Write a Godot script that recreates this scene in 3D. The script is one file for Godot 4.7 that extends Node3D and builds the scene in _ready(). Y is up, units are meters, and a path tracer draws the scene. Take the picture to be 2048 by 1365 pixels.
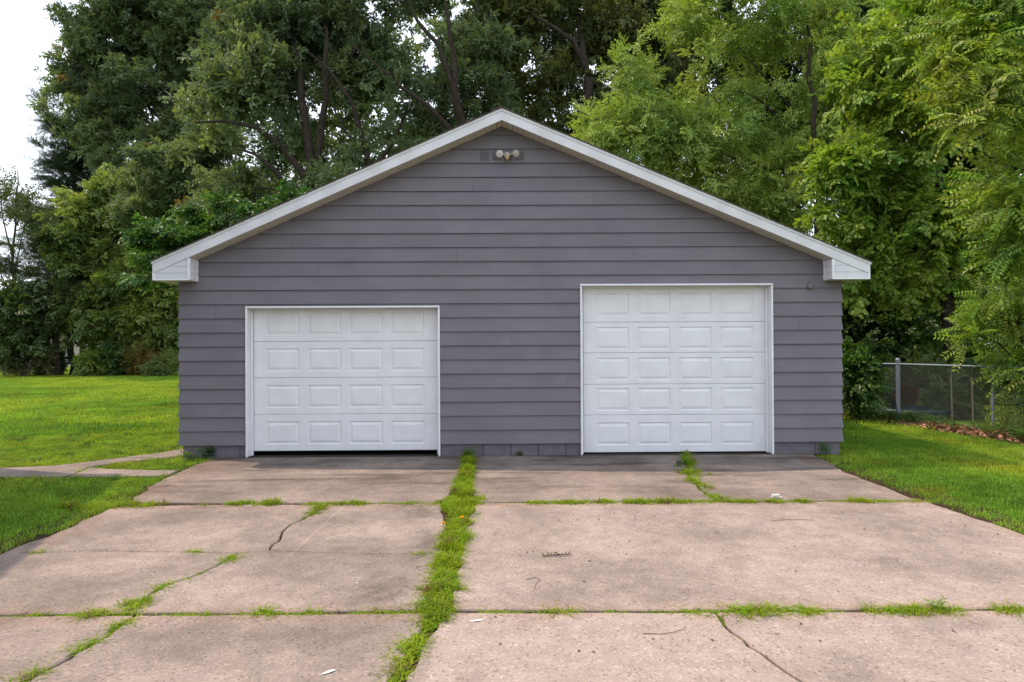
extends Node3D

# ------------------------------------------------------------------ helpers

class Mesher:
	var v := PackedVector3Array()
	var n := PackedVector3Array()
	var uv := PackedVector2Array()
	var uv2 := PackedVector2Array()
	var c := PackedColorArray()
	var use_uv := false
	var use_c := false
	func tri(a: Vector3, b: Vector3, d: Vector3, col := Color.WHITE) -> void:
		var nn := (b - a).cross(d - a).normalized()
		tri_n(a, b, d, nn, nn, nn, col)
	func tri_n(a: Vector3, b: Vector3, d: Vector3, na: Vector3, nb: Vector3, nd: Vector3, col := Color.WHITE) -> void:
		v.append(a); v.append(d); v.append(b)
		n.append(na); n.append(nd); n.append(nb)
		if use_c:
			c.append(col); c.append(col); c.append(col)
		if use_uv:
			for p in [a, d, b]:
				uv.append(Vector2(p.x, p.z)); uv2.append(Vector2(p.x, p.z))
	func quad(a: Vector3, b: Vector3, d: Vector3, e: Vector3, col := Color.WHITE) -> void:
		tri(a, b, d, col); tri(a, d, e, col)
	func mesh() -> ArrayMesh:
		var arr := []
		arr.resize(Mesh.ARRAY_MAX)
		arr[Mesh.ARRAY_VERTEX] = v
		arr[Mesh.ARRAY_NORMAL] = n
		if use_c:
			arr[Mesh.ARRAY_COLOR] = c
		if use_uv:
			arr[Mesh.ARRAY_TEX_UV] = uv
			arr[Mesh.ARRAY_TEX_UV2] = uv2
		var m := ArrayMesh.new()
		m.add_surface_from_arrays(Mesh.PRIMITIVE_TRIANGLES, arr)
		return m

var taken := {}
var mat := {}
var sprays := {}
var concrete_polys: Array[PackedVector2Array] = []

func fresh(called: String) -> String:
	var k: int = taken.get(called, -1) + 1
	taken[called] = k
	return called if k == 0 else "%s_%03d" % [called, k]

func tag(o: Node, label: String, category: String, group := "", kind := "") -> Node:
	if label: o.set_meta("label", label)
	if category: o.set_meta("category", category)
	if group: o.set_meta("group", group)
	if kind: o.set_meta("kind", kind)
	return o

func thing(called: String, label: String, category: String, at := Vector3.ZERO, turn := 0.0, group := "", kind := "") -> Node3D:
	var o := Node3D.new()
	o.name = fresh(called)
	o.position = at
	o.rotation.y = turn
	tag(o, label, category, group, kind)
	add_child(o)
	return o

func part(called: String, m: Mesh, material: Material, parent: Node, at := Transform3D.IDENTITY) -> MeshInstance3D:
	var o := MeshInstance3D.new()
	o.mesh = m
	o.material_override = material
	o.transform = at
	if parent == self:
		o.name = fresh(called)
	else:
		var k := 0
		for ch in parent.get_children():
			if str(ch.get_meta("base", "")) == called: k += 1
		o.name = called if k == 0 else "%s_%03d" % [called, k]
		o.set_meta("base", called)
	parent.add_child(o, true)
	return o

func lin(r: float, g: float, b: float) -> Color:
	return Color(r, g, b).linear_to_srgb()

func plain(r: float, g: float, b: float, rough := 0.6, spec := 0.5) -> StandardMaterial3D:
	var m := StandardMaterial3D.new()
	m.albedo_color = lin(r, g, b)
	m.roughness = rough
	m.metallic_specular = spec
	return m

func box(mb: Mesher, lo: Vector3, hi: Vector3, bevel := 0.0, t := Transform3D.IDENTITY) -> void:
	var b := minf(bevel, 0.45 * minf(hi.x - lo.x, minf(hi.y - lo.y, hi.z - lo.z)))
	var ce := (lo + hi) / 2.0
	var h := (hi - lo) / 2.0
	for ax in 3:
		var u := (ax + 1) % 3
		var w := (ax + 2) % 3
		for s: float in [-1.0, 1.0]:
			var ps: Array[Vector3] = []
			for k in [[-1, -1], [1, -1], [1, 1], [-1, 1]]:
				var p := Vector3.ZERO
				p[ax] = s * h[ax]
				p[u] = k[0] * (h[u] - b)
				p[w] = k[1] * (h[w] - b)
				ps.append(t * (ce + p))
			if s > 0: mb.quad(ps[0], ps[1], ps[2], ps[3])
			else: mb.quad(ps[3], ps[2], ps[1], ps[0])
	if b <= 0.0: return
	for ax in 3:
		var u := (ax + 1) % 3
		var w := (ax + 2) % 3
		for su: float in [-1.0, 1.0]:
			for sw: float in [-1.0, 1.0]:
				var q: Array[Vector3] = []
				for k in [[-1, 0], [1, 0], [1, 1], [-1, 1]]:
					var p := Vector3.ZERO
					p[ax] = k[0] * (h[ax] - b)
					p[u] = su * (h[u] - (b if k[1] == 1 else 0.0))
					p[w] = sw * (h[w] - (0.0 if k[1] == 1 else b))
					q.append(t * (ce + p))
				if su * sw > 0: mb.quad(q[0], q[1], q[2], q[3])
				else: mb.quad(q[3], q[2], q[1], q[0])
	for sx: float in [-1.0, 1.0]:
		for sy: float in [-1.0, 1.0]:
			for sz: float in [-1.0, 1.0]:
				var a := t * (ce + Vector3(sx * h.x, sy * (h.y - b), sz * (h.z - b)))
				var e := t * (ce + Vector3(sx * (h.x - b), sy * h.y, sz * (h.z - b)))
				var g := t * (ce + Vector3(sx * (h.x - b), sy * (h.y - b), sz * h.z))
				if sx * sy * sz > 0: mb.tri(a, e, g)
				else: mb.tri(g, e, a)

func box_mesh(lo: Vector3, hi: Vector3, bevel := 0.0) -> ArrayMesh:
	var mb := Mesher.new()
	box(mb, lo, hi, bevel)
	return mb.mesh()

func area(p: PackedVector2Array) -> float:
	var s := 0.0
	for i in p.size():
		var q := p[(i + 1) % p.size()]
		s += p[i].x * q.y - q.x * p[i].y
	return s / 2.0

func ccw(p: PackedVector2Array) -> PackedVector2Array:
	if area(p) < 0.0:
		var r := p.duplicate()
		r.reverse()
		return r
	return p

# a plate whose outline lies in x, y; its front is at z = a + b * y, its back at z = back
func plate(mb: Mesher, outline: PackedVector2Array, a: float, b: float, back: float, t := Transform3D.IDENTITY) -> void:
	var p := ccw(outline)
	var ix := Geometry2D.triangulate_polygon(p)
	for i in range(0, ix.size(), 3):
		var q: Array[Vector2] = [p[ix[i]], p[ix[i + 1]], p[ix[i + 2]]]
		if (q[1] - q[0]).cross(q[2] - q[0]) < 0.0: q = [q[0], q[2], q[1]]
		var f: Array[Vector3] = []
		var k: Array[Vector3] = []
		for w in q:
			f.append(t * Vector3(w.x, w.y, a + b * w.y))
			k.append(t * Vector3(w.x, w.y, back))
		mb.tri(f[0], f[1], f[2])
		mb.tri(k[0], k[2], k[1])
	for i in p.size():
		var u := p[i]
		var w := p[(i + 1) % p.size()]
		mb.quad(t * Vector3(u.x, u.y, back), t * Vector3(w.x, w.y, back), t * Vector3(w.x, w.y, a + b * w.y), t * Vector3(u.x, u.y, a + b * u.y))

func plate_mesh(outline: PackedVector2Array, front: float, back: float, slope := 0.0, t := Transform3D.IDENTITY) -> ArrayMesh:
	var mb := Mesher.new()
	plate(mb, outline, front, slope, back, t)
	return mb.mesh()

func tube(mb: Mesher, pts: PackedVector3Array, radii: PackedFloat32Array, sides: int, col := Color.WHITE, cap := false) -> void:
	var count := pts.size()
	var side := Vector3.ZERO
	var rings: Array[PackedVector3Array] = []
	var norms: Array[PackedVector3Array] = []
	for i in count:
		var d := (pts[mini(i + 1, count - 1)] - pts[maxi(i - 1, 0)]).normalized()
		if i == 0:
			side = d.cross(Vector3.UP if absf(d.y) < 0.9 else Vector3.RIGHT).normalized()
		side = (side - d * side.dot(d)).normalized()
		var up := d.cross(side)
		var r := PackedVector3Array()
		var m := PackedVector3Array()
		for k in sides:
			var a := TAU * k / sides
			var w := side * cos(a) + up * sin(a)
			r.append(pts[i] + w * radii[i])
			m.append(w)
		rings.append(r)
		norms.append(m)
	for i in count - 1:
		for k in sides:
			var j := (k + 1) % sides
			mb.tri_n(rings[i][k], rings[i][j], rings[i + 1][j], norms[i][k], norms[i][j], norms[i + 1][j], col)
			mb.tri_n(rings[i][k], rings[i + 1][j], rings[i + 1][k], norms[i][k], norms[i + 1][j], norms[i + 1][k], col)
	if cap:
		for k in sides:
			var j := (k + 1) % sides
			mb.tri(rings[0][j], rings[0][k], pts[0], col)
			mb.tri(rings[count - 1][k], rings[count - 1][j], pts[count - 1], col)

func rod(mb: Mesher, a: Vector3, b: Vector3, r: float, sides := 8, col := Color.WHITE) -> void:
	tube(mb, PackedVector3Array([a, b]), PackedFloat32Array([r, r]), sides, col, true)

# a turned shape: profile of (radius, height) about +y
func lathe(mb: Mesher, prof: PackedVector2Array, sides: int, t := Transform3D.IDENTITY) -> void:
	for i in prof.size() - 1:
		var p := prof[i]
		var q := prof[i + 1]
		var nn := Vector2(q.y - p.y, p.x - q.x).normalized()
		for k in sides:
			var a := TAU * k / sides
			var b := TAU * (k + 1) / sides
			var ca := Vector3(cos(a), 0, -sin(a))
			var cb := Vector3(cos(b), 0, -sin(b))
			var n1 := (t.basis * (ca * nn.x + Vector3.UP * nn.y)).normalized()
			var n2 := (t.basis * (cb * nn.x + Vector3.UP * nn.y)).normalized()
			var A := t * (ca * p.x + Vector3.UP * p.y)
			var B := t * (cb * p.x + Vector3.UP * p.y)
			var C := t * (cb * q.x + Vector3.UP * q.y)
			var D := t * (ca * q.x + Vector3.UP * q.y)
			if p.x > 1e-5: mb.tri_n(A, B, C, n1, n2, n2)
			if q.x > 1e-5: mb.tri_n(A, C, D, n1, n2, n1)

func jag(pts: Array, step: float, amount: float, rng: RandomNumberGenerator) -> PackedVector2Array:
	var out := PackedVector2Array()
	for i in pts.size() - 1:
		var a: Vector2 = pts[i]
		var b: Vector2 = pts[i + 1]
		var n := maxi(1, int((b - a).length() / step))
		for k in n:
			var p := a.lerp(b, float(k) / n)
			if k > 0 or i > 0:
				p += Vector2(rng.randf_range(-amount, amount), rng.randf_range(-amount, amount))
			out.append(p)
	out.append(pts[pts.size() - 1])
	return out

func inside_any(p: Vector2, polys: Array[PackedVector2Array]) -> bool:
	for q in polys:
		if Geometry2D.is_point_in_polygon(p, q): return true
	return false

func multi(called: String, m: Mesh, material: Material, xf: Array[Transform3D], cols: PackedColorArray, parent: Node) -> MultiMeshInstance3D:
	var mm := MultiMesh.new()
	mm.transform_format = MultiMesh.TRANSFORM_3D
	mm.use_colors = true
	mm.mesh = m
	mm.instance_count = xf.size()
	for i in xf.size():
		mm.set_instance_transform(i, xf[i])
		mm.set_instance_color(i, cols[i])
	var o := MultiMeshInstance3D.new()
	o.multimesh = mm
	o.material_override = material
	o.set_meta("kind", "stuff")
	if parent == self:
		o.name = fresh(called)
	else:
		var k := 0
		for ch in parent.get_children():
			if str(ch.get_meta("base", "")) == called: k += 1
		o.name = called if k == 0 else "%s_%03d" % [called, k]
		o.set_meta("base", called)
	parent.add_child(o, true)
	return o

func picture(size: int, paint: Callable) -> ImageTexture:
	var bytes := PackedByteArray()
	bytes.resize(size * size * 3)
	var k := 0
	for y in size:
		for x in size:
			var col: Color = paint.call(x, y)
			bytes[k] = int(clampf(col.r, 0, 1) * 255.0)
			bytes[k + 1] = int(clampf(col.g, 0, 1) * 255.0)
			bytes[k + 2] = int(clampf(col.b, 0, 1) * 255.0)
			k += 3
	return ImageTexture.create_from_image(Image.create_from_data(size, size, false, Image.FORMAT_RGB8, bytes))

func noise(kind: int, freq: float, octaves := 1, sd := 1) -> FastNoiseLite:
	var f := FastNoiseLite.new()
	f.noise_type = kind
	f.frequency = freq
	f.seed = sd
	f.fractal_type = FastNoiseLite.FRACTAL_FBM if octaves > 1 else FastNoiseLite.FRACTAL_NONE
	f.fractal_octaves = octaves
	return f

func noise_tex(freq: float, lo: Color, hi: Color, sd: int, size := 256, octaves := 4) -> NoiseTexture2D:
	var t := NoiseTexture2D.new()
	t.width = size
	t.height = size
	t.seamless = true
	t.noise = noise(FastNoiseLite.TYPE_SIMPLEX_SMOOTH, freq, octaves, sd)
	var g := Gradient.new()
	g.set_color(0, lo)
	g.set_color(1, hi)
	t.color_ramp = g
	return t

# ------------------------------------------------------------------ materials

func make_materials() -> void:
	var leaf := StandardMaterial3D.new()
	leaf.vertex_color_use_as_albedo = true
	leaf.roughness = 0.42
	leaf.metallic_specular = 0.5
	leaf.cull_mode = BaseMaterial3D.CULL_DISABLED
	leaf.backlight_enabled = true
	leaf.backlight = lin(0.9, 0.9, 0.4)
	mat.leaf = leaf
	var grass: StandardMaterial3D = leaf.duplicate()
	grass.roughness = 0.6
	grass.metallic_specular = 0.25
	mat.grass = grass
	var litter := StandardMaterial3D.new()
	litter.vertex_color_use_as_albedo = true
	litter.roughness = 0.8
	litter.metallic_specular = 0.2
	litter.cull_mode = BaseMaterial3D.CULL_DISABLED
	mat.litter = litter

	var bark := StandardMaterial3D.new()
	bark.albedo_texture = noise_tex(0.03, lin(0.022, 0.017, 0.013), lin(0.075, 0.06, 0.047), 5)
	bark.uv1_triplanar = true
	bark.uv1_scale = Vector3(1.4, 0.4, 1.4)
	bark.roughness = 0.95
	bark.metallic_specular = 0.15
	bark.heightmap_enabled = true
	bark.heightmap_texture = noise_tex(0.05, Color.BLACK, Color.WHITE, 6)
	bark.heightmap_scale = 2.0
	mat.bark = bark

	# painted hardboard siding: a little chalky, faintly uneven
	var sid := StandardMaterial3D.new()
	sid.albedo_texture = noise_tex(0.012, lin(0.148, 0.135, 0.151), lin(0.180, 0.165, 0.183), 8)
	sid.uv1_triplanar = true
	sid.uv1_world_triplanar = true
	sid.uv1_scale = Vector3(0.35, 0.6, 0.35)
	sid.roughness = 0.62
	sid.metallic_specular = 0.35
	mat.siding = sid
	var boards: Array = []
	for k in 4:
		var v: StandardMaterial3D = sid.duplicate()
		var g: float = [1.0, 0.985, 1.012, 0.994][k]
		v.albedo_color = Color(g, g, g * [1.0, 1.005, 0.998, 1.0][k])
		v.uv1_offset = Vector3(0.37 * k, 0.21 * k, 0.13 * k)
		boards.append(v)
	mat.boards = boards
	var block: StandardMaterial3D = sid.duplicate()
	block.albedo_texture = noise_tex(0.05, lin(0.115, 0.103, 0.115), lin(0.165, 0.148, 0.166), 9)
	block.roughness = 0.9
	block.heightmap_enabled = true
	block.heightmap_texture = noise_tex(0.2, Color.BLACK, Color.WHITE, 10)
	block.heightmap_scale = 0.4
	mat.block = block

	var white := StandardMaterial3D.new()
	white.albedo_texture = noise_tex(0.02, lin(0.66, 0.66, 0.67), lin(0.78, 0.78, 0.79), 11)
	white.uv1_triplanar = true
	white.uv1_world_triplanar = true
	white.uv1_scale = Vector3(0.5, 0.5, 0.5)
	white.roughness = 0.45
	mat.white = white
	var door: StandardMaterial3D = white.duplicate()
	door.albedo_texture = noise_tex(0.02, lin(0.64, 0.64, 0.65), lin(0.715, 0.715, 0.725), 12)
	door.roughness = 0.38
	mat.door = door
	var soffit: StandardMaterial3D = white.duplicate()
	soffit.albedo_texture = noise_tex(0.03, lin(0.56, 0.50, 0.43), lin(0.68, 0.63, 0.57), 13)
	mat.soffit = soffit
	var rake: StandardMaterial3D = white.duplicate()
	rake.albedo_texture = noise_tex(0.015, lin(0.53, 0.53, 0.535), lin(0.66, 0.66, 0.67), 17)
	mat.rake = rake
	mat.dark = plain(0.01, 0.01, 0.012, 0.9, 0.1)
	mat.shade = plain(0.075, 0.07, 0.077, 0.8, 0.2)
	mat.inner = plain(0.05, 0.045, 0.04, 0.9, 0.1)
	var shingle := plain(0.13, 0.11, 0.10, 0.95, 0.2)
	shingle.albedo_texture = noise_tex(0.1, lin(0.06, 0.045, 0.036), lin(0.13, 0.10, 0.08), 14)
	shingle.albedo_color = Color.WHITE
	shingle.uv1_triplanar = true
	mat.shingle = shingle
	var galv := StandardMaterial3D.new()
	galv.albedo_color = lin(0.22, 0.245, 0.29)
	galv.metallic = 0.55
	galv.roughness = 0.5
	mat.galv = galv
	var wire := StandardMaterial3D.new()
	wire.albedo_color = lin(0.26, 0.26, 0.255)
	wire.metallic = 0.4
	wire.roughness = 0.6
	mat.wire = wire

	# ground under the grass, and bare soil in the joints
	var ground := StandardMaterial3D.new()
	ground.albedo_texture = noise_tex(0.02, lin(0.055, 0.10, 0.012), lin(0.10, 0.15, 0.022), 15, 512)
	ground.uv1_triplanar = true
	ground.uv1_world_triplanar = true
	ground.uv1_scale = Vector3(0.23, 0.23, 0.23)
	ground.roughness = 1.0
	ground.metallic_specular = 0.1
	mat.ground = ground
	var soil := StandardMaterial3D.new()
	soil.albedo_texture = noise_tex(0.06, lin(0.022, 0.014, 0.010), lin(0.075, 0.048, 0.033), 16)
	soil.uv1_triplanar = true
	soil.uv1_world_triplanar = true
	soil.uv1_scale = Vector3(1.5, 1.5, 1.5)
	soil.roughness = 1.0
	soil.metallic_specular = 0.1
	mat.soil = soil

	make_concrete()

func make_concrete() -> void:
	# fine: exposed aggregate, pinkish tan with pale and dark pebbles
	var cell := noise(FastNoiseLite.TYPE_CELLULAR, 0.22, 1, 21)
	cell.cellular_return_type = FastNoiseLite.RETURN_CELL_VALUE
	var grain := noise(FastNoiseLite.TYPE_SIMPLEX, 0.25, 2, 22)
	var broad := noise(FastNoiseLite.TYPE_SIMPLEX_SMOOTH, 0.012, 3, 23)
	var fine := func(x: int, y: int) -> Color:
		var a: float = cell.get_noise_2d(x, y)
		var b: float = grain.get_noise_2d(x, y)
		var d: float = broad.get_noise_2d(x, y)
		var k := 1.0 + 0.05 * a + 0.08 * b + 0.07 * d
		if a > 0.86: k += 0.09
		if a < -0.90: k -= 0.14
		return Color(0.590 * k, 0.530 * k, 0.492 * k)
	var fine_tex := picture(768, fine)
	# broad: dirt, damp, tyre marks and a darker garage end over the drive, 16 m square from (-8, -1)
	var blot := noise(FastNoiseLite.TYPE_SIMPLEX_SMOOTH, 0.011, 5, 31)
	var streak := noise(FastNoiseLite.TYPE_SIMPLEX_SMOOTH, 0.02, 4, 32)
	var spots := noise(FastNoiseLite.TYPE_SIMPLEX_SMOOTH, 0.05, 3, 33)
	var wide := func(px: int, py: int) -> Color:
		var x := -8.0 + px / 64.0
		var z := -1.0 + py / 64.0
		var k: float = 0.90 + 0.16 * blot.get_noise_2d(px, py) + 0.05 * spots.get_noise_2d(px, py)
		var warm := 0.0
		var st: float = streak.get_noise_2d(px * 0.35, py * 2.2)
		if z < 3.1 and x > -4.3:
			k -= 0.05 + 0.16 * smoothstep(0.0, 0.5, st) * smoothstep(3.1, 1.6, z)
			k -= 0.10 * smoothstep(1.5, 0.3, z)  # concrete darkens towards the garage wall
		# damp dirt along the grass strip
		for s in [[-0.78, 3.45, 0.30, 0.40], [-0.80, 5.65, 0.34, 0.42], [-0.66, 4.6, 0.16, 0.7], [-3.0, 5.5, 0.5, 0.25], [3.3, 3.5, 0.9, 0.3], [-1.7, 3.8, 0.5, 0.3]]:
			var dd := Vector2((x - s[0]) / s[2], (z - s[1]) / s[3]).length()
			k -= (0.15 if s[2] < 0.4 else 0.07) * smoothstep(1.0, 0.0, dd + 0.5 * spots.get_noise_2d(px * 2, py * 2))
		# rusty earth washed on to the slab edges
		for jz in [3.18, 6.08]:
			var e := absf(z - jz)
			warm += 0.5 * smoothstep(0.22, 0.0, e + 0.12 * spots.get_noise_2d(px * 1.5, py * 1.5))
		warm += 0.35 * smoothstep(0.4, 0.0, absf(x + 4.0)) + 0.3 * smoothstep(0.3, 0.0, absf(x - 4.3))
		warm = minf(warm, 1.0)
		# a long-healed pale line across the left slabs
		var line_d := absf(x + 1.62 - (z - 2.0) * -0.02)
		if z < 5.2 and z > 1.6: k += 0.10 * smoothstep(0.016, 0.0, line_d)
		if x > -0.4 and z > 3.1: k += 0.05
		if x > -0.4 and z > 6.1: k += 0.03
		if x < -0.4 and z > 6.1: k -= 0.02
		# two faint tyre lanes before each door
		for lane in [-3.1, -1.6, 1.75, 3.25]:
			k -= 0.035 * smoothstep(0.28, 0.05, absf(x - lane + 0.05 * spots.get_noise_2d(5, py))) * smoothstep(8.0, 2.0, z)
		return Color(k + 0.02 * warm, k - 0.04 * warm, k - 0.09 * warm)
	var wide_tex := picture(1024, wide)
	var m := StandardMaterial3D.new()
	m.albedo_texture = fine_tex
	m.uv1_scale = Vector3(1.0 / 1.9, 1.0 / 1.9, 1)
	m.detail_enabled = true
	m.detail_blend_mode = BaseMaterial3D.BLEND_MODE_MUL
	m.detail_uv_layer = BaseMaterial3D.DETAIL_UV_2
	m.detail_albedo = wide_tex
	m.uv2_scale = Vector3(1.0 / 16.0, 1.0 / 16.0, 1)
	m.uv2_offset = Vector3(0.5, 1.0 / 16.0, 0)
	m.roughness = 0.92
	m.metallic_specular = 0.2
	m.heightmap_enabled = true
	m.heightmap_texture = fine_tex
	m.heightmap_scale = 0.35
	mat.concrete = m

# ------------------------------------------------------------------ the scene

func _ready() -> void:
	var cam := Camera3D.new()
	cam.name = "camera"
	cam.position = Vector3(0, 1.62, 10.4)
	cam.rotation = Vector3(0.005, -0.01, -0.005)
	cam.fov = 51.19
	cam.near = 0.05
	cam.far = 1500.0
	add_child(cam)
	cam.current = true

	var env := Environment.new()
	env.background_mode = Environment.BG_SKY
	var sky := Sky.new()
	var sm := ProceduralSkyMaterial.new()
	sm.sky_top_color = Color(0.89, 0.93, 1.0)
	sm.sky_horizon_color = Color(0.94, 0.96, 0.99)
	sm.sky_curve = 0.2
	sm.sky_energy_multiplier = 1.3
	sm.ground_horizon_color = lin(0.20, 0.22, 0.16)
	sm.ground_bottom_color = lin(0.15, 0.17, 0.12)
	sm.sun_angle_max = 12.0
	sky.sky_material = sm
	env.sky = sky
	env.tonemap_mode = Environment.TONE_MAPPER_LINEAR
	env.tonemap_exposure = 1.0
	env.sdfgi_enabled = true
	env.ssao_enabled = true
	env.ssil_enabled = true
	var we := WorldEnvironment.new()
	we.name = "environment"
	we.environment = env
	add_child(we)

	var sun := DirectionalLight3D.new()
	sun.name = "sun"
	sun.light_energy = 1.4
	sun.light_color = Color(1.0, 0.91, 0.80)
	sun.light_angular_distance = 0.6
	sun.shadow_enabled = true
	sun.sky_mode = DirectionalLight3D.SKY_MODE_LIGHT_ONLY
	add_child(sun)
	sun.look_at_from_position(Vector3(-0.62, 1.0, -0.227) * 20.0, Vector3.ZERO, Vector3.UP)

	make_materials()
	make_sprays()
	build_ground()
	build_garage()
	build_neighbour()
	build_fence()
	build_small_things()
	build_trees()
	build_grass()
	clear_marks(self)

func clear_marks(o: Node) -> void:
	for ch in o.get_children():
		if ch.has_meta("base"): ch.remove_meta("base")
		clear_marks(ch)

# ------------------------------------------------------------------ ground, drive and path

func slab(outline: PackedVector2Array, parent: Node, gap := 0.006, top := 0.0, depth := 0.10) -> void:
	var p := ccw(outline)
	# drop points that lie too close
	var q := PackedVector2Array()
	for w in p:
		if q.is_empty() or w.distance_to(q[q.size() - 1]) > 0.012: q.append(w)
	if q[0].distance_to(q[q.size() - 1]) < 0.012: q.remove_at(q.size() - 1)
	p = q
	var rim := PackedVector2Array()
	var flat := PackedVector2Array()
	var n := p.size()
	for i in n:
		var a := (p[i] - p[(i + n - 1) % n]).normalized()
		var b := (p[(i + 1) % n] - p[i]).normalized()
		var inward := (Vector2(-a.y, a.x) + Vector2(-b.y, b.x)).normalized()
		rim.append(p[i] + inward * gap)
		flat.append(p[i] + inward * (gap + 0.009))
	var ix := Geometry2D.triangulate_polygon(flat)
	if ix.is_empty():
		print("slab not triangulated ", n)
	var mb := Mesher.new()
	mb.use_uv = true
	for i in range(0, ix.size(), 3):
		var t: Array[Vector2] = [flat[ix[i]], flat[ix[i + 1]], flat[ix[i + 2]]]
		if (t[1] - t[0]).cross(t[2] - t[0]) > 0.0: t = [t[0], t[2], t[1]]
		mb.tri(Vector3(t[0].x, top, t[0].y), Vector3(t[1].x, top, t[1].y), Vector3(t[2].x, top, t[2].y))
	for i in n:
		var j := (i + 1) % n
		var a0 := Vector3(flat[i].x, top, flat[i].y)
		var b0 := Vector3(flat[j].x, top, flat[j].y)
		var a1 := Vector3(rim[i].x, top - 0.008, rim[i].y)
		var b1 := Vector3(rim[j].x, top - 0.008, rim[j].y)
		mb.quad(b1, a1, a0, b0)
		mb.quad(b1 + Vector3.DOWN * depth, a1 + Vector3.DOWN * depth, a1, b1)
	part("concrete_slab", mb.mesh(), mat.concrete, parent)
	concrete_polys.append(p)

func back(p: PackedVector2Array) -> PackedVector2Array:
	var r := p.duplicate()
	r.reverse()
	return r

func build_ground() -> void:
	var mb := Mesher.new()
	var s := 400.0
	mb.quad(Vector3(-s, -0.04, s), Vector3(s, -0.04, s), Vector3(s, -0.04, -s), Vector3(-s, -0.04, -s))
	var g := part("lawn", mb.mesh(), mat.ground, self)
	tag(g, "mown green lawn around the garage and driveway", "lawn", "", "structure")

	mb = Mesher.new()
	mb.quad(Vector3(-4.3, -0.020, 14.0), Vector3(4.75, -0.020, 14.0), Vector3(4.75, -0.020, -0.08), Vector3(-4.3, -0.020, -0.08))
	var so := part("soil", mb.mesh(), mat.soil, self)
	tag(so, "brown earth showing in the joints of the driveway", "soil", "", "structure")

	var drive := Node3D.new()
	drive.name = "driveway"
	add_child(drive)
	tag(drive, "worn pinkish concrete driveway of cracked slabs before the garage", "driveway", "", "structure")
	var rng := RandomNumberGenerator.new()
	rng.seed = 77
	var V := func(a: float, b: float) -> Vector2: return Vector2(a, b)
	# outlines and cracks in metres (x, z)
	var left1 := jag([Vector2(-4.21, 0.03), Vector2(-4.25, 0.6), Vector2(-4.22, 1.3), Vector2(-4.15, 1.98), Vector2(-3.95, 2.84)], 0.16, 0.03, rng)
	var joint1_l := jag([Vector2(-3.95, 2.95), Vector2(-2.6, 3.03), Vector2(-0.62, 3.05)], 0.18, 0.012, rng)
	var strip_l1 := jag([Vector2(-0.575, 0.03), Vector2(-0.565, 1.0), Vector2(-0.54, 1.9), Vector2(-0.60, 2.5), Vector2(-0.62, 3.05)], 0.16, 0.02, rng)
	slab(left1 + joint1_l.slice(1) + back(strip_l1).slice(1), drive)
	var strip_r1 := jag([Vector2(-0.47, 0.03), Vector2(-0.45, 1.0), Vector2(-0.42, 2.0), Vector2(-0.32, 3.06)], 0.16, 0.02, rng)
	var crack_b := jag([Vector2(2.62, 0.03), Vector2(2.40, 1.0), Vector2(2.25, 1.75), Vector2(2.17, 2.4), Vector2(2.19, 3.08)], 0.10, 0.018, rng)
	var joint1_m := jag([Vector2(-0.32, 3.06), Vector2(1.0, 3.07), Vector2(2.19, 3.08)], 0.18, 0.010, rng)
	slab(strip_r1 + joint1_m.slice(1) + back(crack_b).slice(1), drive, 0.018)
	var joint1_r := jag([Vector2(2.19, 3.08), Vector2(3.1, 3.10), Vector2(4.26, 3.13)], 0.18, 0.010, rng)
	var right1 := jag([Vector2(4.50, 0.03), Vector2(4.42, 0.7), Vector2(4.28, 1.5), Vector2(4.27, 2.3), Vector2(4.26, 3.13)], 0.16, 0.02, rng)
	slab(crack_b + joint1_r.slice(1) + back(right1).slice(1), drive, 0.018)
	# second row, left, in three pieces
	var j1d_l := jag([Vector2(-3.98, 3.10), Vector2(-3.0, 3.085), Vector2(-1.88, 3.095)], 0.18, 0.012, rng)
	var j1d_m := jag([Vector2(-1.88, 3.095), Vector2(-0.66, 3.10)], 0.18, 0.012, rng)
	var left2a := jag([Vector2(-3.98, 3.10), Vector2(-3.93, 3.92), Vector2(-3.96, 4.77)], 0.16, 0.025, rng)
	var left2b := jag([Vector2(-3.96, 4.77), Vector2(-4.0, 5.4), Vector2(-4.0, 6.05)], 0.16, 0.025, rng)
	var crack1 := jag([Vector2(-1.88, 3.095), Vector2(-1.86, 3.55), Vector2(-1.92, 3.84), Vector2(-1.96, 4.1), Vector2(-1.90, 4.4), Vector2(-1.87, 4.74), Vector2(-2.0, 4.79), Vector2(-2.09, 4.80)], 0.08, 0.018, rng)
	var crack_h := jag([Vector2(-2.09, 4.80), Vector2(-2.4, 4.77), Vector2(-2.69, 4.74), Vector2(-3.31, 4.69), Vector2(-3.6, 4.74), Vector2(-3.96, 4.77)], 0.09, 0.010, rng)
	var crack_d := jag([Vector2(-2.09, 4.80), Vector2(-2.11, 5.05), Vector2(-2.18, 5.29), Vector2(-2.31, 5.55), Vector2(-2.34, 5.77), Vector2(-2.30, 6.03)], 0.08, 0.014, rng)
	slab(left2a + back(crack_h).slice(1) + back(crack1).slice(1) + back(j1d_l).slice(1), drive, 0.012)
	var j2u_l := jag([Vector2(-4.0, 6.05), Vector2(-3.1, 6.05), Vector2(-2.30, 6.03)], 0.18, 0.010, rng)
	slab(crack_h + left2b.slice(1) + j2u_l.slice(1) + back(crack_d).slice(1), drive, 0.011)
	var j2u_m := jag([Vector2(-2.30, 6.03), Vector2(-1.5, 6.04), Vector2(-0.52, 6.03)], 0.18, 0.010, rng)
	var strip_l2 := jag([Vector2(-0.66, 3.10), Vector2(-0.58, 3.6), Vector2(-0.55, 4.0), Vector2(-0.515, 4.85), Vector2(-0.50, 5.5), Vector2(-0.52, 6.03)], 0.14, 0.025, rng)
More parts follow.
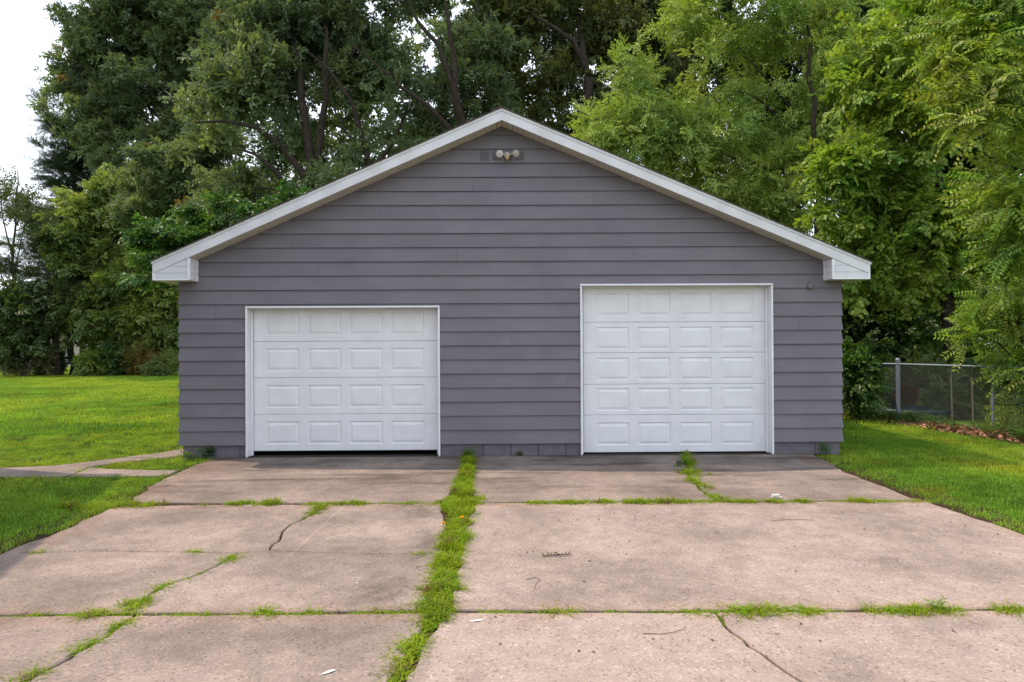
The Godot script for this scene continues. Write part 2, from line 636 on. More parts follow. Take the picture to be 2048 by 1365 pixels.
	var hair := jag([Vector2(-1.87, 4.74), Vector2(-1.41, 4.81), Vector2(-1.02, 4.85), Vector2(-0.515, 4.85)], 0.11, 0.006, rng)
	# the hairline splits the piece between crack and grass strip
	var up_c := PackedVector2Array()
	var dn_c := PackedVector2Array()
	for w in crack1:
		if w.y < 4.68: up_c.append(w)
	for w in crack1:
		if w.x < -1.88 and w.y > 4.7: dn_c.append(w)
	up_c.append(Vector2(-1.87, 4.74))
	var up_s := PackedVector2Array()
	var dn_s := PackedVector2Array()
	for w in strip_l2:
		if w.y < 4.8: up_s.append(w)
		elif w.y > 4.9: dn_s.append(w)
	slab(up_c + hair.slice(1) + back(up_s) + back(j1d_m).slice(1, j1d_m.size() - 1), drive, 0.004)
	slab(back(hair) + dn_c + crack_d.slice(1) + j2u_m.slice(1) + back(dn_s).slice(1), drive, 0.004)
	# second row, right
	var strip_r2 := jag([Vector2(-0.30, 3.10), Vector2(-0.36, 3.95), Vector2(-0.35, 4.75), Vector2(-0.36, 5.45), Vector2(-0.34, 6.03)], 0.14, 0.025, rng)
	var j2u_r := jag([Vector2(-0.34, 6.03), Vector2(0.6, 6.06), Vector2(1.8, 6.08), Vector2(4.45, 6.09)], 0.2, 0.008, rng)
	var right2 := jag([Vector2(4.29, 3.175), Vector2(4.34, 3.9), Vector2(4.38, 4.5), Vector2(4.42, 5.2), Vector2(4.45, 6.09)], 0.16, 0.02, rng)
	var j1d_r := jag([Vector2(-0.30, 3.10), Vector2(1.0, 3.11), Vector2(2.2, 3.12), Vector2(4.29, 3.175)], 0.18, 0.010, rng)
	slab(strip_r2 + j2u_r.slice(1) + back(right2).slice(1) + back(j1d_r).slice(1), drive)
	# third row, out under the camera
	var crack_f := jag([Vector2(-2.24, 6.072), Vector2(-2.24, 6.31), Vector2(-2.25, 6.46), Vector2(-2.29, 6.67), Vector2(-2.36, 7.0), Vector2(-2.4, 9.1)], 0.07, 0.014, rng)
	var left3 := jag([Vector2(-4.0, 6.072), Vector2(-4.0, 9.1)], 0.2, 0.02, rng)
	slab(left3 + back(crack_f) + jag([Vector2(-2.24, 6.072), Vector2(-4.0, 6.072)], 0.2, 0.008, rng).slice(1, 8), drive, 0.011)
	var strip_l3 := jag([Vector2(-0.47, 6.072), Vector2(-0.49, 6.4), Vector2(-0.52, 6.7), Vector2(-0.57, 7.0), Vector2(-0.62, 9.1)], 0.08, 0.02, rng)
	slab(crack_f + back(strip_l3) + jag([Vector2(-0.47, 6.072), Vector2(-2.24, 6.072)], 0.2, 0.008, rng).slice(1, 8), drive, 0.011)
	var strip_r3 := jag([Vector2(-0.39, 6.072), Vector2(-0.43, 6.4), Vector2(-0.46, 6.7), Vector2(-0.50, 7.0), Vector2(-0.55, 9.1)], 0.08, 0.02, rng)
	var crack_g := jag([Vector2(1.26, 6.105), Vector2(1.26, 6.31), Vector2(1.31, 6.59), Vector2(1.35, 6.78), Vector2(1.43, 7.0), Vector2(1.6, 9.1)], 0.09, 0.012, rng)
	slab(strip_r3 + back(crack_g) + jag([Vector2(1.26, 6.105), Vector2(-0.39, 6.072)], 0.2, 0.008, rng).slice(1, 8), drive, 0.010)
	var right3 := jag([Vector2(4.47, 6.125), Vector2(4.5, 9.1)], 0.2, 0.02, rng)
	slab(crack_g + back(right3) + jag([Vector2(4.47, 6.125), Vector2(1.26, 6.105)], 0.2, 0.008, rng).slice(1, 15), drive, 0.010)
	for k in 2:
		var x0 := -4.0 if k == 0 else -0.5
		var x1 := -0.6 if k == 0 else 4.5
		slab(PackedVector2Array([Vector2(x0, 9.16), Vector2(x1, 9.16), Vector2(x1, 13.9), Vector2(x0, 13.9)]), drive)

	var path := Node3D.new()
	path.name = "footpath"
	add_child(path)
	tag(path, "narrow concrete footpath forking round the garage corner into the lawn", "footpath", "", "structure")
	rng.seed = 5
	slab(jag([Vector2(-9.5, 0.80), Vector2(-6.76, 0.76), Vector2(-6.14, 0.60), Vector2(-5.78, 0.18), Vector2(-5.62, -0.06), Vector2(-5.0, 0.05), Vector2(-5.45, 0.40), Vector2(-5.62, 0.74), Vector2(-5.5, 1.42), Vector2(-6.0, 1.42), Vector2(-6.57, 1.40), Vector2(-9.5, 1.42)], 0.2, 0.012, rng), path, 0.002)
	slab(jag([Vector2(-5.60, -0.09), Vector2(-5.36, -0.41), Vector2(-5.1, -0.9), Vector2(-4.95, -2.2), Vector2(-4.72, -2.2), Vector2(-4.72, -0.42), Vector2(-4.97, 0.0)], 0.2, 0.012, rng), path, 0.002)
	slab(jag([Vector2(-5.58, 0.78), Vector2(-5.31, 0.89), Vector2(-4.65, 1.01), Vector2(-4.28, 1.03), Vector2(-4.25, 1.40), Vector2(-4.6, 1.42), Vector2(-5.47, 1.43)], 0.2, 0.012, rng), path, 0.002)

# ------------------------------------------------------------------ garage

const APEX := Vector2(-0.03, 4.805)
const SL := 0.437
const SR := 0.4205
const WL := -4.70
const WR := 4.92
const BACK := -9.2

func roof_y(x: float) -> float:
	return APEX.y - (SL * (APEX.x - x) if x < APEX.x else SR * (x - APEX.x))

func rect(x0: float, y0: float, x1: float, y1: float) -> PackedVector2Array:
	return PackedVector2Array([Vector2(x0, y0), Vector2(x1, y0), Vector2(x1, y1), Vector2(x0, y1)])

func build_garage() -> void:
	var g := thing("garage", "large grey lap-sided gable garage with two white overhead doors", "garage")
	var eave_l := roof_y(WL)
	var eave_r := roof_y(WR)
	var doors: Array = [[-3.735, -0.972, 2.165], [1.125, 3.892, 2.47]]
	# the framed shell behind the boards
	var gable := PackedVector2Array([Vector2(WL, 0.17), Vector2(WR, 0.17), Vector2(WR, eave_r), APEX, Vector2(WL, eave_l)])
	var xs: Array = [WL, doors[0][0] - 0.03, doors[0][1] + 0.03, doors[1][0] - 0.03, doors[1][1] + 0.03, WR]
	for i in 5:
		var lo := 0.17
		if i == 1: lo = doors[0][2] + 0.03
		if i == 3: lo = doors[1][2] + 0.03
		for q in Geometry2D.intersect_polygons(gable, rect(xs[i], lo, xs[i + 1], 6.0)):
			part("wall", plate_mesh(q, -0.002, -0.13), mat.siding, g)
	part("wall", plate_mesh(PackedVector2Array([Vector2(WL, -0.03), Vector2(WR, -0.03), Vector2(WR, eave_r), APEX, Vector2(WL, eave_l)]), BACK, BACK + 0.13), mat.siding, g)
	part("wall", box_mesh(Vector3(WL, -0.03, BACK + 0.131), Vector3(WL + 0.12, eave_l - 0.06, -0.131)), mat.siding, g)
	part("wall", box_mesh(Vector3(WR - 0.12, -0.03, BACK + 0.131), Vector3(WR, eave_r - 0.06, -0.131)), mat.siding, g)
	part("floor_slab", box_mesh(Vector3(WL + 0.125, -0.05, BACK + 0.135), Vector3(WR - 0.125, -0.004, -0.005)), mat.inner, g)
	# painted block footing under the siding
	var rng := RandomNumberGenerator.new()
	rng.seed = 12
	for span in [[WL + 0.012, -3.765], [-0.945, 1.095], [3.925, WR - 0.012]]:
		var x: float = span[0]
		var first := true
		while x < span[1] - 0.02:
			var w := 0.403 if not first or span[0] > -2.0 else 0.42
			if span[0] > -2.0 and first: w = 0.62
			var x1 := minf(x + w, span[1])
			if span[1] - x1 < 0.1: x1 = span[1]
			part("footing_block", box_mesh(Vector3(x + 0.003, -0.06, -0.12), Vector3(x1 - 0.003, 0.186, -0.006 + rng.randf_range(-0.003, 0.003)), 0.004), mat.block, g)
			x = x1
			first = false
	# lap siding, board by board
	var step := 0.2047
	var base := 0.178
	var clip := PackedVector2Array([Vector2(-6, 0), Vector2(6, 0), Vector2(6, roof_y(6.0)), Vector2(APEX.x, APEX.y - 0.002), Vector2(-6, roof_y(-6.0))])
	var seams: Array = [[2.1], [-1.2], [3.0], [], [0.9], [], [-2.4], [0.1], [4.3], [-4.2], [], [0.55], [-2.7], [1.9, -0.7], [-3.1], [0.2, 2.6], [-1.8], [1.3], [-0.45], [1.1], [-0.2], [0.56], []]
	for k in 23:
		var y0 := base + step * k
		var y1 := y0 + step
		var row := PackedVector2Array([Vector2(WL - 0.042, y0), Vector2(WR + 0.030, y0), Vector2(WR + 0.012, y1), Vector2(WL - 0.024, y1)])
		if y0 > 2.45:
			row = PackedVector2Array([Vector2(WL - 0.03, y0), Vector2(WR + 0.02, y0), Vector2(WR + 0.02, y1), Vector2(WL - 0.03, y1)])
		var polys: Array[PackedVector2Array] = Geometry2D.intersect_polygons(row, clip)
		for d in doors:
			var next: Array[PackedVector2Array] = []
			for q in polys:
				next.append_array(Geometry2D.clip_polygons(q, rect(d[0] - 0.012, -1.0, d[1] + 0.012, d[2] + 0.012)))
			polys = next
		var cuts: Array = seams[k]
		for cx in cuts:
			var next: Array[PackedVector2Array] = []
			for q in polys:
				next.append_array(Geometry2D.intersect_polygons(q, rect(-9, -1, cx - 0.0012, 9)))
				next.append_array(Geometry2D.intersect_polygons(q, rect(cx + 0.0012, -1, 9, 9)))
			polys = next
		for q in polys:
			if absf(area(q)) < 0.002: continue
			var lift := rng.randf_range(-0.002, 0.002)
			part("siding_board", plate_mesh(q, 0.033 + lift + (y0 / step) * 0.024, -0.001, -0.024 / step), mat.boards[rng.randi() % 4], g)
	for side: float in [-1.0, 1.0]:
		for k in 12:
			var y0 := base + step * k
			if y0 + step > 2.62: break
			var t := Transform3D(Basis(Vector3.UP, PI / 2 * side), Vector3(WL if side < 0 else WR, 0, 0))
			var z0 := 0.006 if side < 0 else -BACK
			part("siding_board", plate_mesh(rect(minf(-BACK, 0.004) if side < 0 else 0.004, y0, -BACK if side > 0 else -0.004, y0 + step) if side > 0 else rect(BACK, y0, -0.004, y0 + step), 0.028 + (y0 / step) * 0.019, 0.001, -0.019 / step, t), mat.siding, g)
	# overhead doors
	make_door(g, "white overhead door with four panel rows, standing slightly open at the bottom", -3.706, -1.005, [-3.53, -2.912, -2.302, -1.688], 0.494, 0.335, [[0.066, 0.607, 0.166], [0.607, 1.146, 0.703], [1.146, 1.681, 1.243], [1.681, 2.22, 1.775]])
	make_door(g, "white overhead door with five panel rows, closed and taller", 1.165, 3.872, [1.352, 1.967, 2.580, 3.203], 0.490, 0.333, [[0.014, 0.568, 0.124], [0.568, 1.024, 0.632], [1.024, 1.489, 1.083], [1.489, 1.943, 1.538], [1.943, 2.50, 2.036]])
	for i in 2:
		var d: Array = doors[i]
		var fr := Node3D.new()
		fr.name = "door_frame" if i == 0 else "door_frame_001"
		g.add_child(fr)
		for s in [0, 1]:
			var x: float = d[s]
			var o := -1.0 if s == 0 else 1.0
			part("jamb", box_mesh(Vector3(minf(x, x + o * 0.026), 0.004, -0.131), Vector3(maxf(x, x + o * 0.026), d[2] - 0.001, 0.056), 0.005), mat.white, fr)
			part("door_stop", box_mesh(Vector3(minf(x, x - o * 0.03), 0.005, -0.131), Vector3(maxf(x, x - o * 0.03), d[2] - 0.024, -0.098), 0.006), mat.white, fr)
		part("head_trim", box_mesh(Vector3(d[0] - 0.026, d[2], -0.131), Vector3(d[1] + 0.026, d[2] + 0.026, 0.059), 0.005), mat.white, fr)
		part("head_stop", box_mesh(Vector3(d[0] + 0.001, d[2] - 0.022, -0.131), Vector3(d[1] - 0.001, d[2] - 0.001, -0.098), 0.005), mat.white, fr)
	# roof decks with shingle courses
	var roof := Node3D.new()
	roof.name = "roof"
	g.add_child(roof)
	for s: float in [-1.0, 1.0]:
		var slope := SL if s < 0 else SR
		var endx := -4.985 if s < 0 else 5.225
		var up := 0.165
		var deck := PackedVector2Array([Vector2(APEX.x, APEX.y + 0.012), Vector2(endx, roof_y(endx) + 0.012), Vector2(endx, roof_y(endx) + up), Vector2(APEX.x, APEX.y + up)])
		part("roof_deck", plate_mesh(deck, 0.300, BACK - 0.3), mat.inner, roof)
		var run := absf(endx - APEX.x)
		var n := 38
		for k in n:
			var xa := APEX.x + s * run * k / n
			var xb := APEX.x + s * (run * (k + 1) / n + 0.02)
			var ya := APEX.y - slope * absf(xa - APEX.x) + up
			var yb := APEX.y - slope * absf(xb - APEX.x) + up
			part("shingle_course", plate_mesh(PackedVector2Array([Vector2(xa, ya + 0.001), Vector2(xb, yb + 0.010), Vector2(xb, yb + 0.022), Vector2(xa, ya + 0.013)]), 0.345, BACK - 0.33), mat.shingle, roof)
	part("ridge_cap", plate_mesh(PackedVector2Array([Vector2(APEX.x, APEX.y + 0.188), Vector2(APEX.x - 0.14, roof_y(APEX.x - 0.14) + 0.187), Vector2(APEX.x - 0.14, roof_y(APEX.x - 0.14) + 0.196), Vector2(APEX.x, APEX.y + 0.200), Vector2(APEX.x + 0.14, roof_y(APEX.x + 0.14) + 0.196), Vector2(APEX.x + 0.14, roof_y(APEX.x + 0.14) + 0.187)]), 0.346, BACK - 0.33), mat.shingle, roof)
	# rake boards, drip edges, sloping soffits of narrow vinyl strips
	for s: float in [-1.0, 1.0]:
		var endx := -4.964 if s < 0 else 5.207
		var outer := PackedVector2Array([Vector2(APEX.x, APEX.y + 0.002), Vector2(endx, roof_y(endx) + 0.002), Vector2(endx, roof_y(endx) + 0.150), Vector2(APEX.x, APEX.y + 0.150)])
		part("rake_board", plate_mesh(outer, 0.321, 0.301), mat.rake, g)
		part("drip_edge", plate_mesh(PackedVector2Array([Vector2(APEX.x, APEX.y + 0.132), Vector2(endx + s * 0.012, roof_y(endx) + 0.130), Vector2(endx + s * 0.012, roof_y(endx) + 0.164), Vector2(APEX.x, APEX.y + 0.166)]), 0.331, 0.322), mat.rake, g)
		var inner_x := -4.452 if s < 0 else 4.676
		var run := absf(inner_x - APEX.x)
		var n := int(run / 0.0765)
		for k in n:
			var xa := APEX.x + s * (run * k / n + 0.002)
			var xb := APEX.x + s * (run * (k + 1) / n - 0.002)
			var mb := Mesher.new()
			plate(mb, PackedVector2Array([Vector2(xa, roof_y(xa) + 0.001), Vector2(xb, roof_y(xb) + 0.001), Vector2(xb, roof_y(xb) + 0.010), Vector2(xa, roof_y(xa) + 0.010)]), 0.3005, 0, -0.001)
			part("soffit_strip", mb.mesh(), mat.soffit, g)
	# boxed eave returns at both lower corners
	for s: float in [-1.0, 1.0]:
		var inn := -4.455 if s < 0 else 4.678
		var out := -4.964 if s < 0 else 5.207
		var bot := 2.560 if s < 0 else 2.538
		var ret := Node3D.new()
		ret.name = "eave_return" if s < 0 else "eave_return_001"
		g.add_child(ret)
		var face := PackedVector2Array([Vector2(inn, bot), Vector2(out, bot), Vector2(out, roof_y(out)), Vector2(inn, roof_y(inn))])
		for k in 4:
			for q in Geometry2D.intersect_polygons(face, rect(-9, bot + 0.095 * k + 0.001, 9, bot + 0.095 * (k + 1) - 0.001)):
				part("lap_board", plate_mesh(q, 0.314 - 0.0 + 0.002 * (bot + 0.095 * k) / 0.095 * 2, 0.30, -0.004 / 0.095), mat.rake, ret)
		var top_in := roof_y(inn)
		for k in 4:
			var ya := bot + 0.095 * k + 0.001
			var yb := minf(bot + 0.095 * (k + 1) - 0.001, top_in - 0.001)
			if yb - ya < 0.01: continue
			var t := Transform3D(Basis(Vector3.UP, -PI / 2 * s), Vector3(inn, 0, 0))
			var zz := rect(0.028, ya, 0.299, yb) if s < 0 else rect(-0.299, ya, -0.032, yb)
			if s < 0: zz = rect(-0.299, ya, -0.032, yb)
			else: zz = rect(0.028, ya, 0.299, yb)
			part("lap_board", plate_mesh(zz, 0.004 + 0.004 * ya / 0.095, -0.02, -0.004 / 0.095, t), mat.white, ret)
		part("corner_trim", box_mesh(Vector3(inn - 0.016, bot - 0.006, 0.285), Vector3(inn + 0.016, top_in - 0.012, 0.327), 0.003), mat.white, ret)
		part("corner_trim", box_mesh(Vector3(minf(out, out - s * 0.035), bot - 0.006, 0.285), Vector3(maxf(out, out - s * 0.035), roof_y(out) + (0.005), 0.326), 0.003), mat.white, ret)
		part("wall_trim", box_mesh(Vector3(inn - 0.009, bot - 0.002, 0.012), Vector3(inn + 0.009, top_in - 0.002, 0.046), 0.002), mat.white, ret)
		part("bottom_trim", box_mesh(Vector3(minf(inn, out), bot - 0.012, 0.29), Vector3(maxf(inn, out), bot + 0.0005, 0.3245), 0.003), mat.white, ret)
		# level soffit under the whole eave, in strips across it, and its fascia
		var wall_x := WL if s < 0 else WR
		for k in 30:
			var z1 := 0.289 - k * 0.326
			part("soffit_strip", box_mesh(Vector3(minf(out - s * 0.002, wall_x if k > 0 else inn), bot - 0.009, z1 - 0.322), Vector3(maxf(out - s * 0.002, wall_x if k > 0 else inn), bot - 0.002, z1), 0.002), mat.soffit, ret)
		part("fascia_board", box_mesh(Vector3(minf(out, out + s * 0.018), bot - 0.01, BACK - 0.3), Vector3(maxf(out, out + s * 0.018), roof_y(out) + 0.12, 0.284), 0.003), mat.white, ret)
	# louvred vent on the third board from the top
	var vent := Node3D.new()
	vent.name = "gable_vent"
	g.add_child(vent)
	for c in 4:
		var x0 := -0.340 + c * 0.171
		part("slot_shade", box_mesh(Vector3(x0, 4.292, 0.012), Vector3(x0 + 0.118, 4.446, 0.0305)), mat.shade, vent)  # solid box; its dark colour paints the shade between the louvres
		for k in 6:
			var y := 4.296 + k * 0.0255
			var t := Transform3D(Basis(Vector3.RIGHT, 0.35), Vector3(x0 + 0.059, y + 0.008, 0.031))
			var mb := Mesher.new()
			box(mb, Vector3(-0.059, -0.0085, -0.002), Vector3(0.059, 0.0085, 0.002), 0.0, t)
			part("louvre", mb.mesh(), mat.siding, vent)

func make_door(g: Node3D, label: String, x0: float, x1: float, px: Array, pw: float, ph: float, rows: Array) -> void:
	var d := Node3D.new()
	d.name = "garage_door"
	if g.has_node("garage_door"): d.name = "garage_door_001"
	d.set_meta("label", label)
	g.add_child(d)
	var z := -0.14
	var xs: Array = [x0]
	for p in px:
		xs.append(p)
		xs.append(p + pw)
	xs.append(x1)
	# pressed sections with a hole for each panel
	var e := 0.006
	for row in rows:
		var lo: float = row[0] + 0.001
		var hi: float = row[1] - 0.001
		var pb: float = row[2]
		var mb := Mesher.new()
		var ys: Array = [lo + e, pb, pb + ph, hi - e]
		for i in xs.size() - 1:
			for j in 3:
				if j == 1 and i % 2 == 1: continue
				mb.quad(Vector3(xs[i], ys[j], z), Vector3(xs[i + 1], ys[j], z), Vector3(xs[i + 1], ys[j + 1], z), Vector3(xs[i], ys[j + 1], z))
		mb.quad(Vector3(x0, hi - e, z), Vector3(x1, hi - e, z), Vector3(x1, hi, z - 0.009), Vector3(x0, hi, z - 0.009))
		mb.quad(Vector3(x0, lo, z - 0.009), Vector3(x1, lo, z - 0.009), Vector3(x1, lo + e, z), Vector3(x0, lo + e, z))
		mb.quad(Vector3(x0, lo, z - 0.045), Vector3(x1, lo, z - 0.045), Vector3(x1, lo, z - 0.009), Vector3(x0, lo, z - 0.009))
		mb.quad(Vector3(x0, hi, z - 0.009), Vector3(x1, hi, z - 0.009), Vector3(x1, hi, z - 0.045), Vector3(x0, hi, z - 0.045))
		mb.quad(Vector3(x1, lo, z - 0.045), Vector3(x0, lo, z - 0.045), Vector3(x0, hi, z - 0.045), Vector3(x1, hi, z - 0.045))
		part("door_section", mb.mesh(), mat.door, d)
	var mb := Mesher.new()
	# one raised panel: a groove all round, a bevel up to the field
	var ring: Array = [[0.0, 0.0], [0.010, -0.010], [0.020, -0.010], [0.052, -0.002], [0.056, -0.001]]
	for r in ring.size() - 1:
		var a: float = ring[r][0]
		var b: float = ring[r + 1][0]
		var za: float = ring[r][1]
		var zb: float = ring[r + 1][1]
		var A: Array = [Vector3(a, a, za), Vector3(pw - a, a, za), Vector3(pw - a, ph - a, za), Vector3(a, ph - a, za)]
		var B: Array = [Vector3(b, b, zb), Vector3(pw - b, b, zb), Vector3(pw - b, ph - b, zb), Vector3(b, ph - b, zb)]
		for k in 4:
			var m := (k + 1) % 4
			mb.quad(A[k], A[m], B[m], B[k])
	var q := 0.056
	mb.quad(Vector3(q, q, -0.001), Vector3(pw - q, q, -0.001), Vector3(pw - q, ph - q, -0.001), Vector3(q, ph - q, -0.001))
	var panel := mb.mesh()
	for row in rows:
		for p in px:
			part("raised_panel", panel, mat.door, d, Transform3D(Basis(), Vector3(p, row[2], z)))
	var y0: float = rows[0][0]
	part("bottom_seal", box_mesh(Vector3(x0 + 0.01, y0 - 0.012, z - 0.035), Vector3(x1 - 0.01, y0 + 0.0005, z - 0.012), 0.003), mat.dark, d)

# the low house whose roof shades the left edge of the drive
func build_neighbour() -> void:
	var x0 := -7.42
	var zb := 0.55
	var w := 7.8
	var h := 3.75
	var rise := 2.3
	var hs := thing("house", "grey gabled house to the left of the driveway, just past the picture edge", "house", Vector3(x0, 0, zb))
	var t := Transform3D(Basis(Vector3.UP, PI / 2), Vector3.ZERO)
	var prof := PackedVector2Array([Vector2(-w, -0.03), Vector2(0, -0.03), Vector2(0, h), Vector2(-w / 2, h + rise), Vector2(-w, h)])
	part("wall", plate_mesh(prof, 0.0, -9.0, 0.0, t), mat.siding, hs)
	for s in [0.0, 1.0]:
		var e := PackedVector2Array([Vector2(-w / 2, h + rise + 0.02), Vector2(-w / 2, h + rise + 0.16), Vector2(-w * s + (0.12 if s == 0.0 else -0.12), h + 0.09), Vector2(-w * s + (0.12 if s == 0.0 else -0.12), h - 0.05)])
		part("roof", plate_mesh(e, 0.18, -9.2, 0.0, t), mat.shingle, hs)
	for k in 16:
		part("siding_board", plate_mesh(rect(-w + 0.002, 0.2 + k * 0.2047, -0.002, 0.4047 + k * 0.2047), 0.028 + (0.2 + k * 0.2047) / 0.2047 * 0.019, 0.001, -0.019 / 0.2047, t), mat.siding, hs)

# ------------------------------------------------------------------ fence

const POST_A := Vector3(8.26, -0.03, -4.49)

func build_fence() -> void:
	var f := thing("chain_link_fence", "galvanized chain link fence turning a corner among the shrubs right of the garage", "fence")
	var corner := POST_A
	var near := corner + Vector3(0.62, 0, 2.01) * 2.3
	var far := Vector3(5.6, -0.03, -6.9)
	var pick := func(c: Vector3, d: Vector3, s: float) -> Vector3: return c + d * s
	var d1 := (near - corner).normalized()
	var d2 := (far - corner).normalized()
	var l1 := (near - corner).length()
	var l2 := (far - corner).length()
	var posts: Array = [[corner, 0.040, 1.33]]
	for s in [2.1, 4.3]: posts.append([corner + d1 * s, 0.028, 1.24])
	for s in [2.0]: posts.append([corner + d2 * s, 0.028, 1.24])
	for p in posts:
		var mb := Mesher.new()
		var at: Vector3 = p[0]
		var r: float = p[1]
		var h: float = p[2]
		lathe(mb, PackedVector2Array([Vector2(r, 0), Vector2(r, h - 0.07), Vector2(r + 0.006, h - 0.068), Vector2(r + 0.006, h - 0.03), Vector2(r * 0.8, h - 0.01), Vector2(r * 0.35, h), Vector2(0, h + 0.004)]), 14, Transform3D(Basis(), at))
		part("fence_post", mb.mesh(), mat.galv, f)
	for y in [0.25, 0.55, 0.85, 1.1]:
		var mb := Mesher.new()
		lathe(mb, PackedVector2Array([Vector2(0.042, y), Vector2(0.047, y), Vector2(0.047, y + 0.022), Vector2(0.042, y + 0.022)]), 14, Transform3D(Basis(), corner))
		part("tension_band", mb.mesh(), mat.galv, f)
	for seg in [[corner, d1, l1], [corner, d2, l2]]:
		var c: Vector3 = seg[0]
		var d: Vector3 = seg[1]
		var l: float = seg[2]
		var mb := Mesher.new()
		rod(mb, c + Vector3.UP * 1.20 + d * 0.03, c + d * l + Vector3.UP * 1.20, 0.021, 10)
		part("top_rail", mb.mesh(), mat.galv, f)
		mb = Mesher.new()
		var cell := 0.062
		var rise := 1.13
		var k := -int(rise / cell) - 1
		while k * cell < l:
			for dir: float in [1.0, -1.0]:
				var a := Vector2(k * cell, 0.0)
				var b := Vector2(k * cell + rise, rise)
				if dir < 0: 
					a = Vector2(k * cell + rise, 0.0)
					b = Vector2(k * cell, rise)
				# clip along s in 0..l
				var ta := 0.0
				var tb := 1.0
				for lim in [[0.02, 1.0], [l, -1.0]]:
					var fa: float = (a.x - lim[0]) * lim[1]
					var fb: float = (b.x - lim[0]) * lim[1]
					if fa < 0 and fb < 0: tb = -1.0
					elif fa < 0: ta = maxf(ta, fa / (fa - fb))
					elif fb < 0: tb = minf(tb, fa / (fa - fb))
				if tb > ta:
					var p := a.lerp(b, ta)
					var q := a.lerp(b, tb)
					var off := d.cross(Vector3.UP) * 0.004 * dir
					tube(mb, PackedVector3Array([c + d * p.x + Vector3.UP * (0.06 + p.y) + off, c + d * q.x + Vector3.UP * (0.06 + q.y) + off]), PackedFloat32Array([0.0021, 0.0021]), 3)
			k += 1
		var wm := part("wire_mesh", mb.mesh(), mat.wire, f)
		wm.set_meta("kind", "stuff")
	# thin rusty stakes tied behind the wire
	for s in [[1.18, 1.05], [1.62, 1.0]]:
		var mb := Mesher.new()
		var p := corner + d1 * float(s[0]) + Vector3(0.12, 0, -0.05)
		rod(mb, p, p + Vector3(-0.03, s[1], 0.01), 0.012, 6)
		var st := part("garden_stake", mb.mesh(), plain(0.25, 0.22, 0.17, 0.9, 0.2), self)
		tag(st, "thin pale stake behind the fence wire, nearer the corner post" if s[0] < 1.4 else "thin pale stake behind the fence wire, half lost in the leaves", "stake", "stakes behind the fence")
	# low teal tub lying behind the fence
	var tub := thing("sandbox", "low round teal plastic tub lying behind the chain link fence", "sandbox", Vector3(9.15, -0.03, -5.55))
	var mb := Mesher.new()
	lathe(mb, PackedVector2Array([Vector2(0.70, 0), Vector2(0.74, 0.10), Vector2(0.78, 0.13), Vector2(0.80, 0.16), Vector2(0.78, 0.185), Vector2(0.70, 0.185), Vector2(0.67, 0.16), Vector2(0.64, 0.04), Vector2(0, 0.03)]), 40)
	part("shell", mb.mesh(), plain(0.008, 0.075, 0.085, 0.5, 0.4), tub)
	# weathered boards leaning behind it
	var bo := thing("plywood_sheet", "weathered brown curved board leaning in the shrubs behind the fence", "board", Vector3(9.55, 0.0, -6.35))
	mb = Mesher.new()
	for k in 8:
		var a0 := -0.5 + k * 0.16
		var a1 := a0 + 0.16
		var r := 0.62
		var A := Vector3(r * sin(a0) - 0.1, 0.02, -r * cos(a0))
		var B := Vector3(r * sin(a1) - 0.1, 0.02, -r * cos(a1))
		var up := 0.35 + 0.5 * sin((k + 1) / 9.0 * PI)
		var up2 := 0.35 + 0.5 * sin((k + 2) / 9.0 * PI)
		var lean := Vector3(0.2, 0, 0.05)
		mb.quad(A, B, B + lean + Vector3.UP * up2, A + lean + Vector3.UP * up)
		mb.quad(B + Vector3(0, 0, -0.02), A + Vector3(0, 0, -0.02), A + lean + Vector3(0, up, -0.02), B + lean + Vector3(0, up2, -0.02))
		mb.quad(A + lean + Vector3.UP * up, B + lean + Vector3.UP * up2, B + lean + Vector3(0, up2, -0.02), A + lean + Vector3(0, up, -0.02))
	part("board", mb.mesh(), plain(0.20, 0.085, 0.035, 0.9, 0.2), bo)

# ------------------------------------------------------------------ fittings and litter

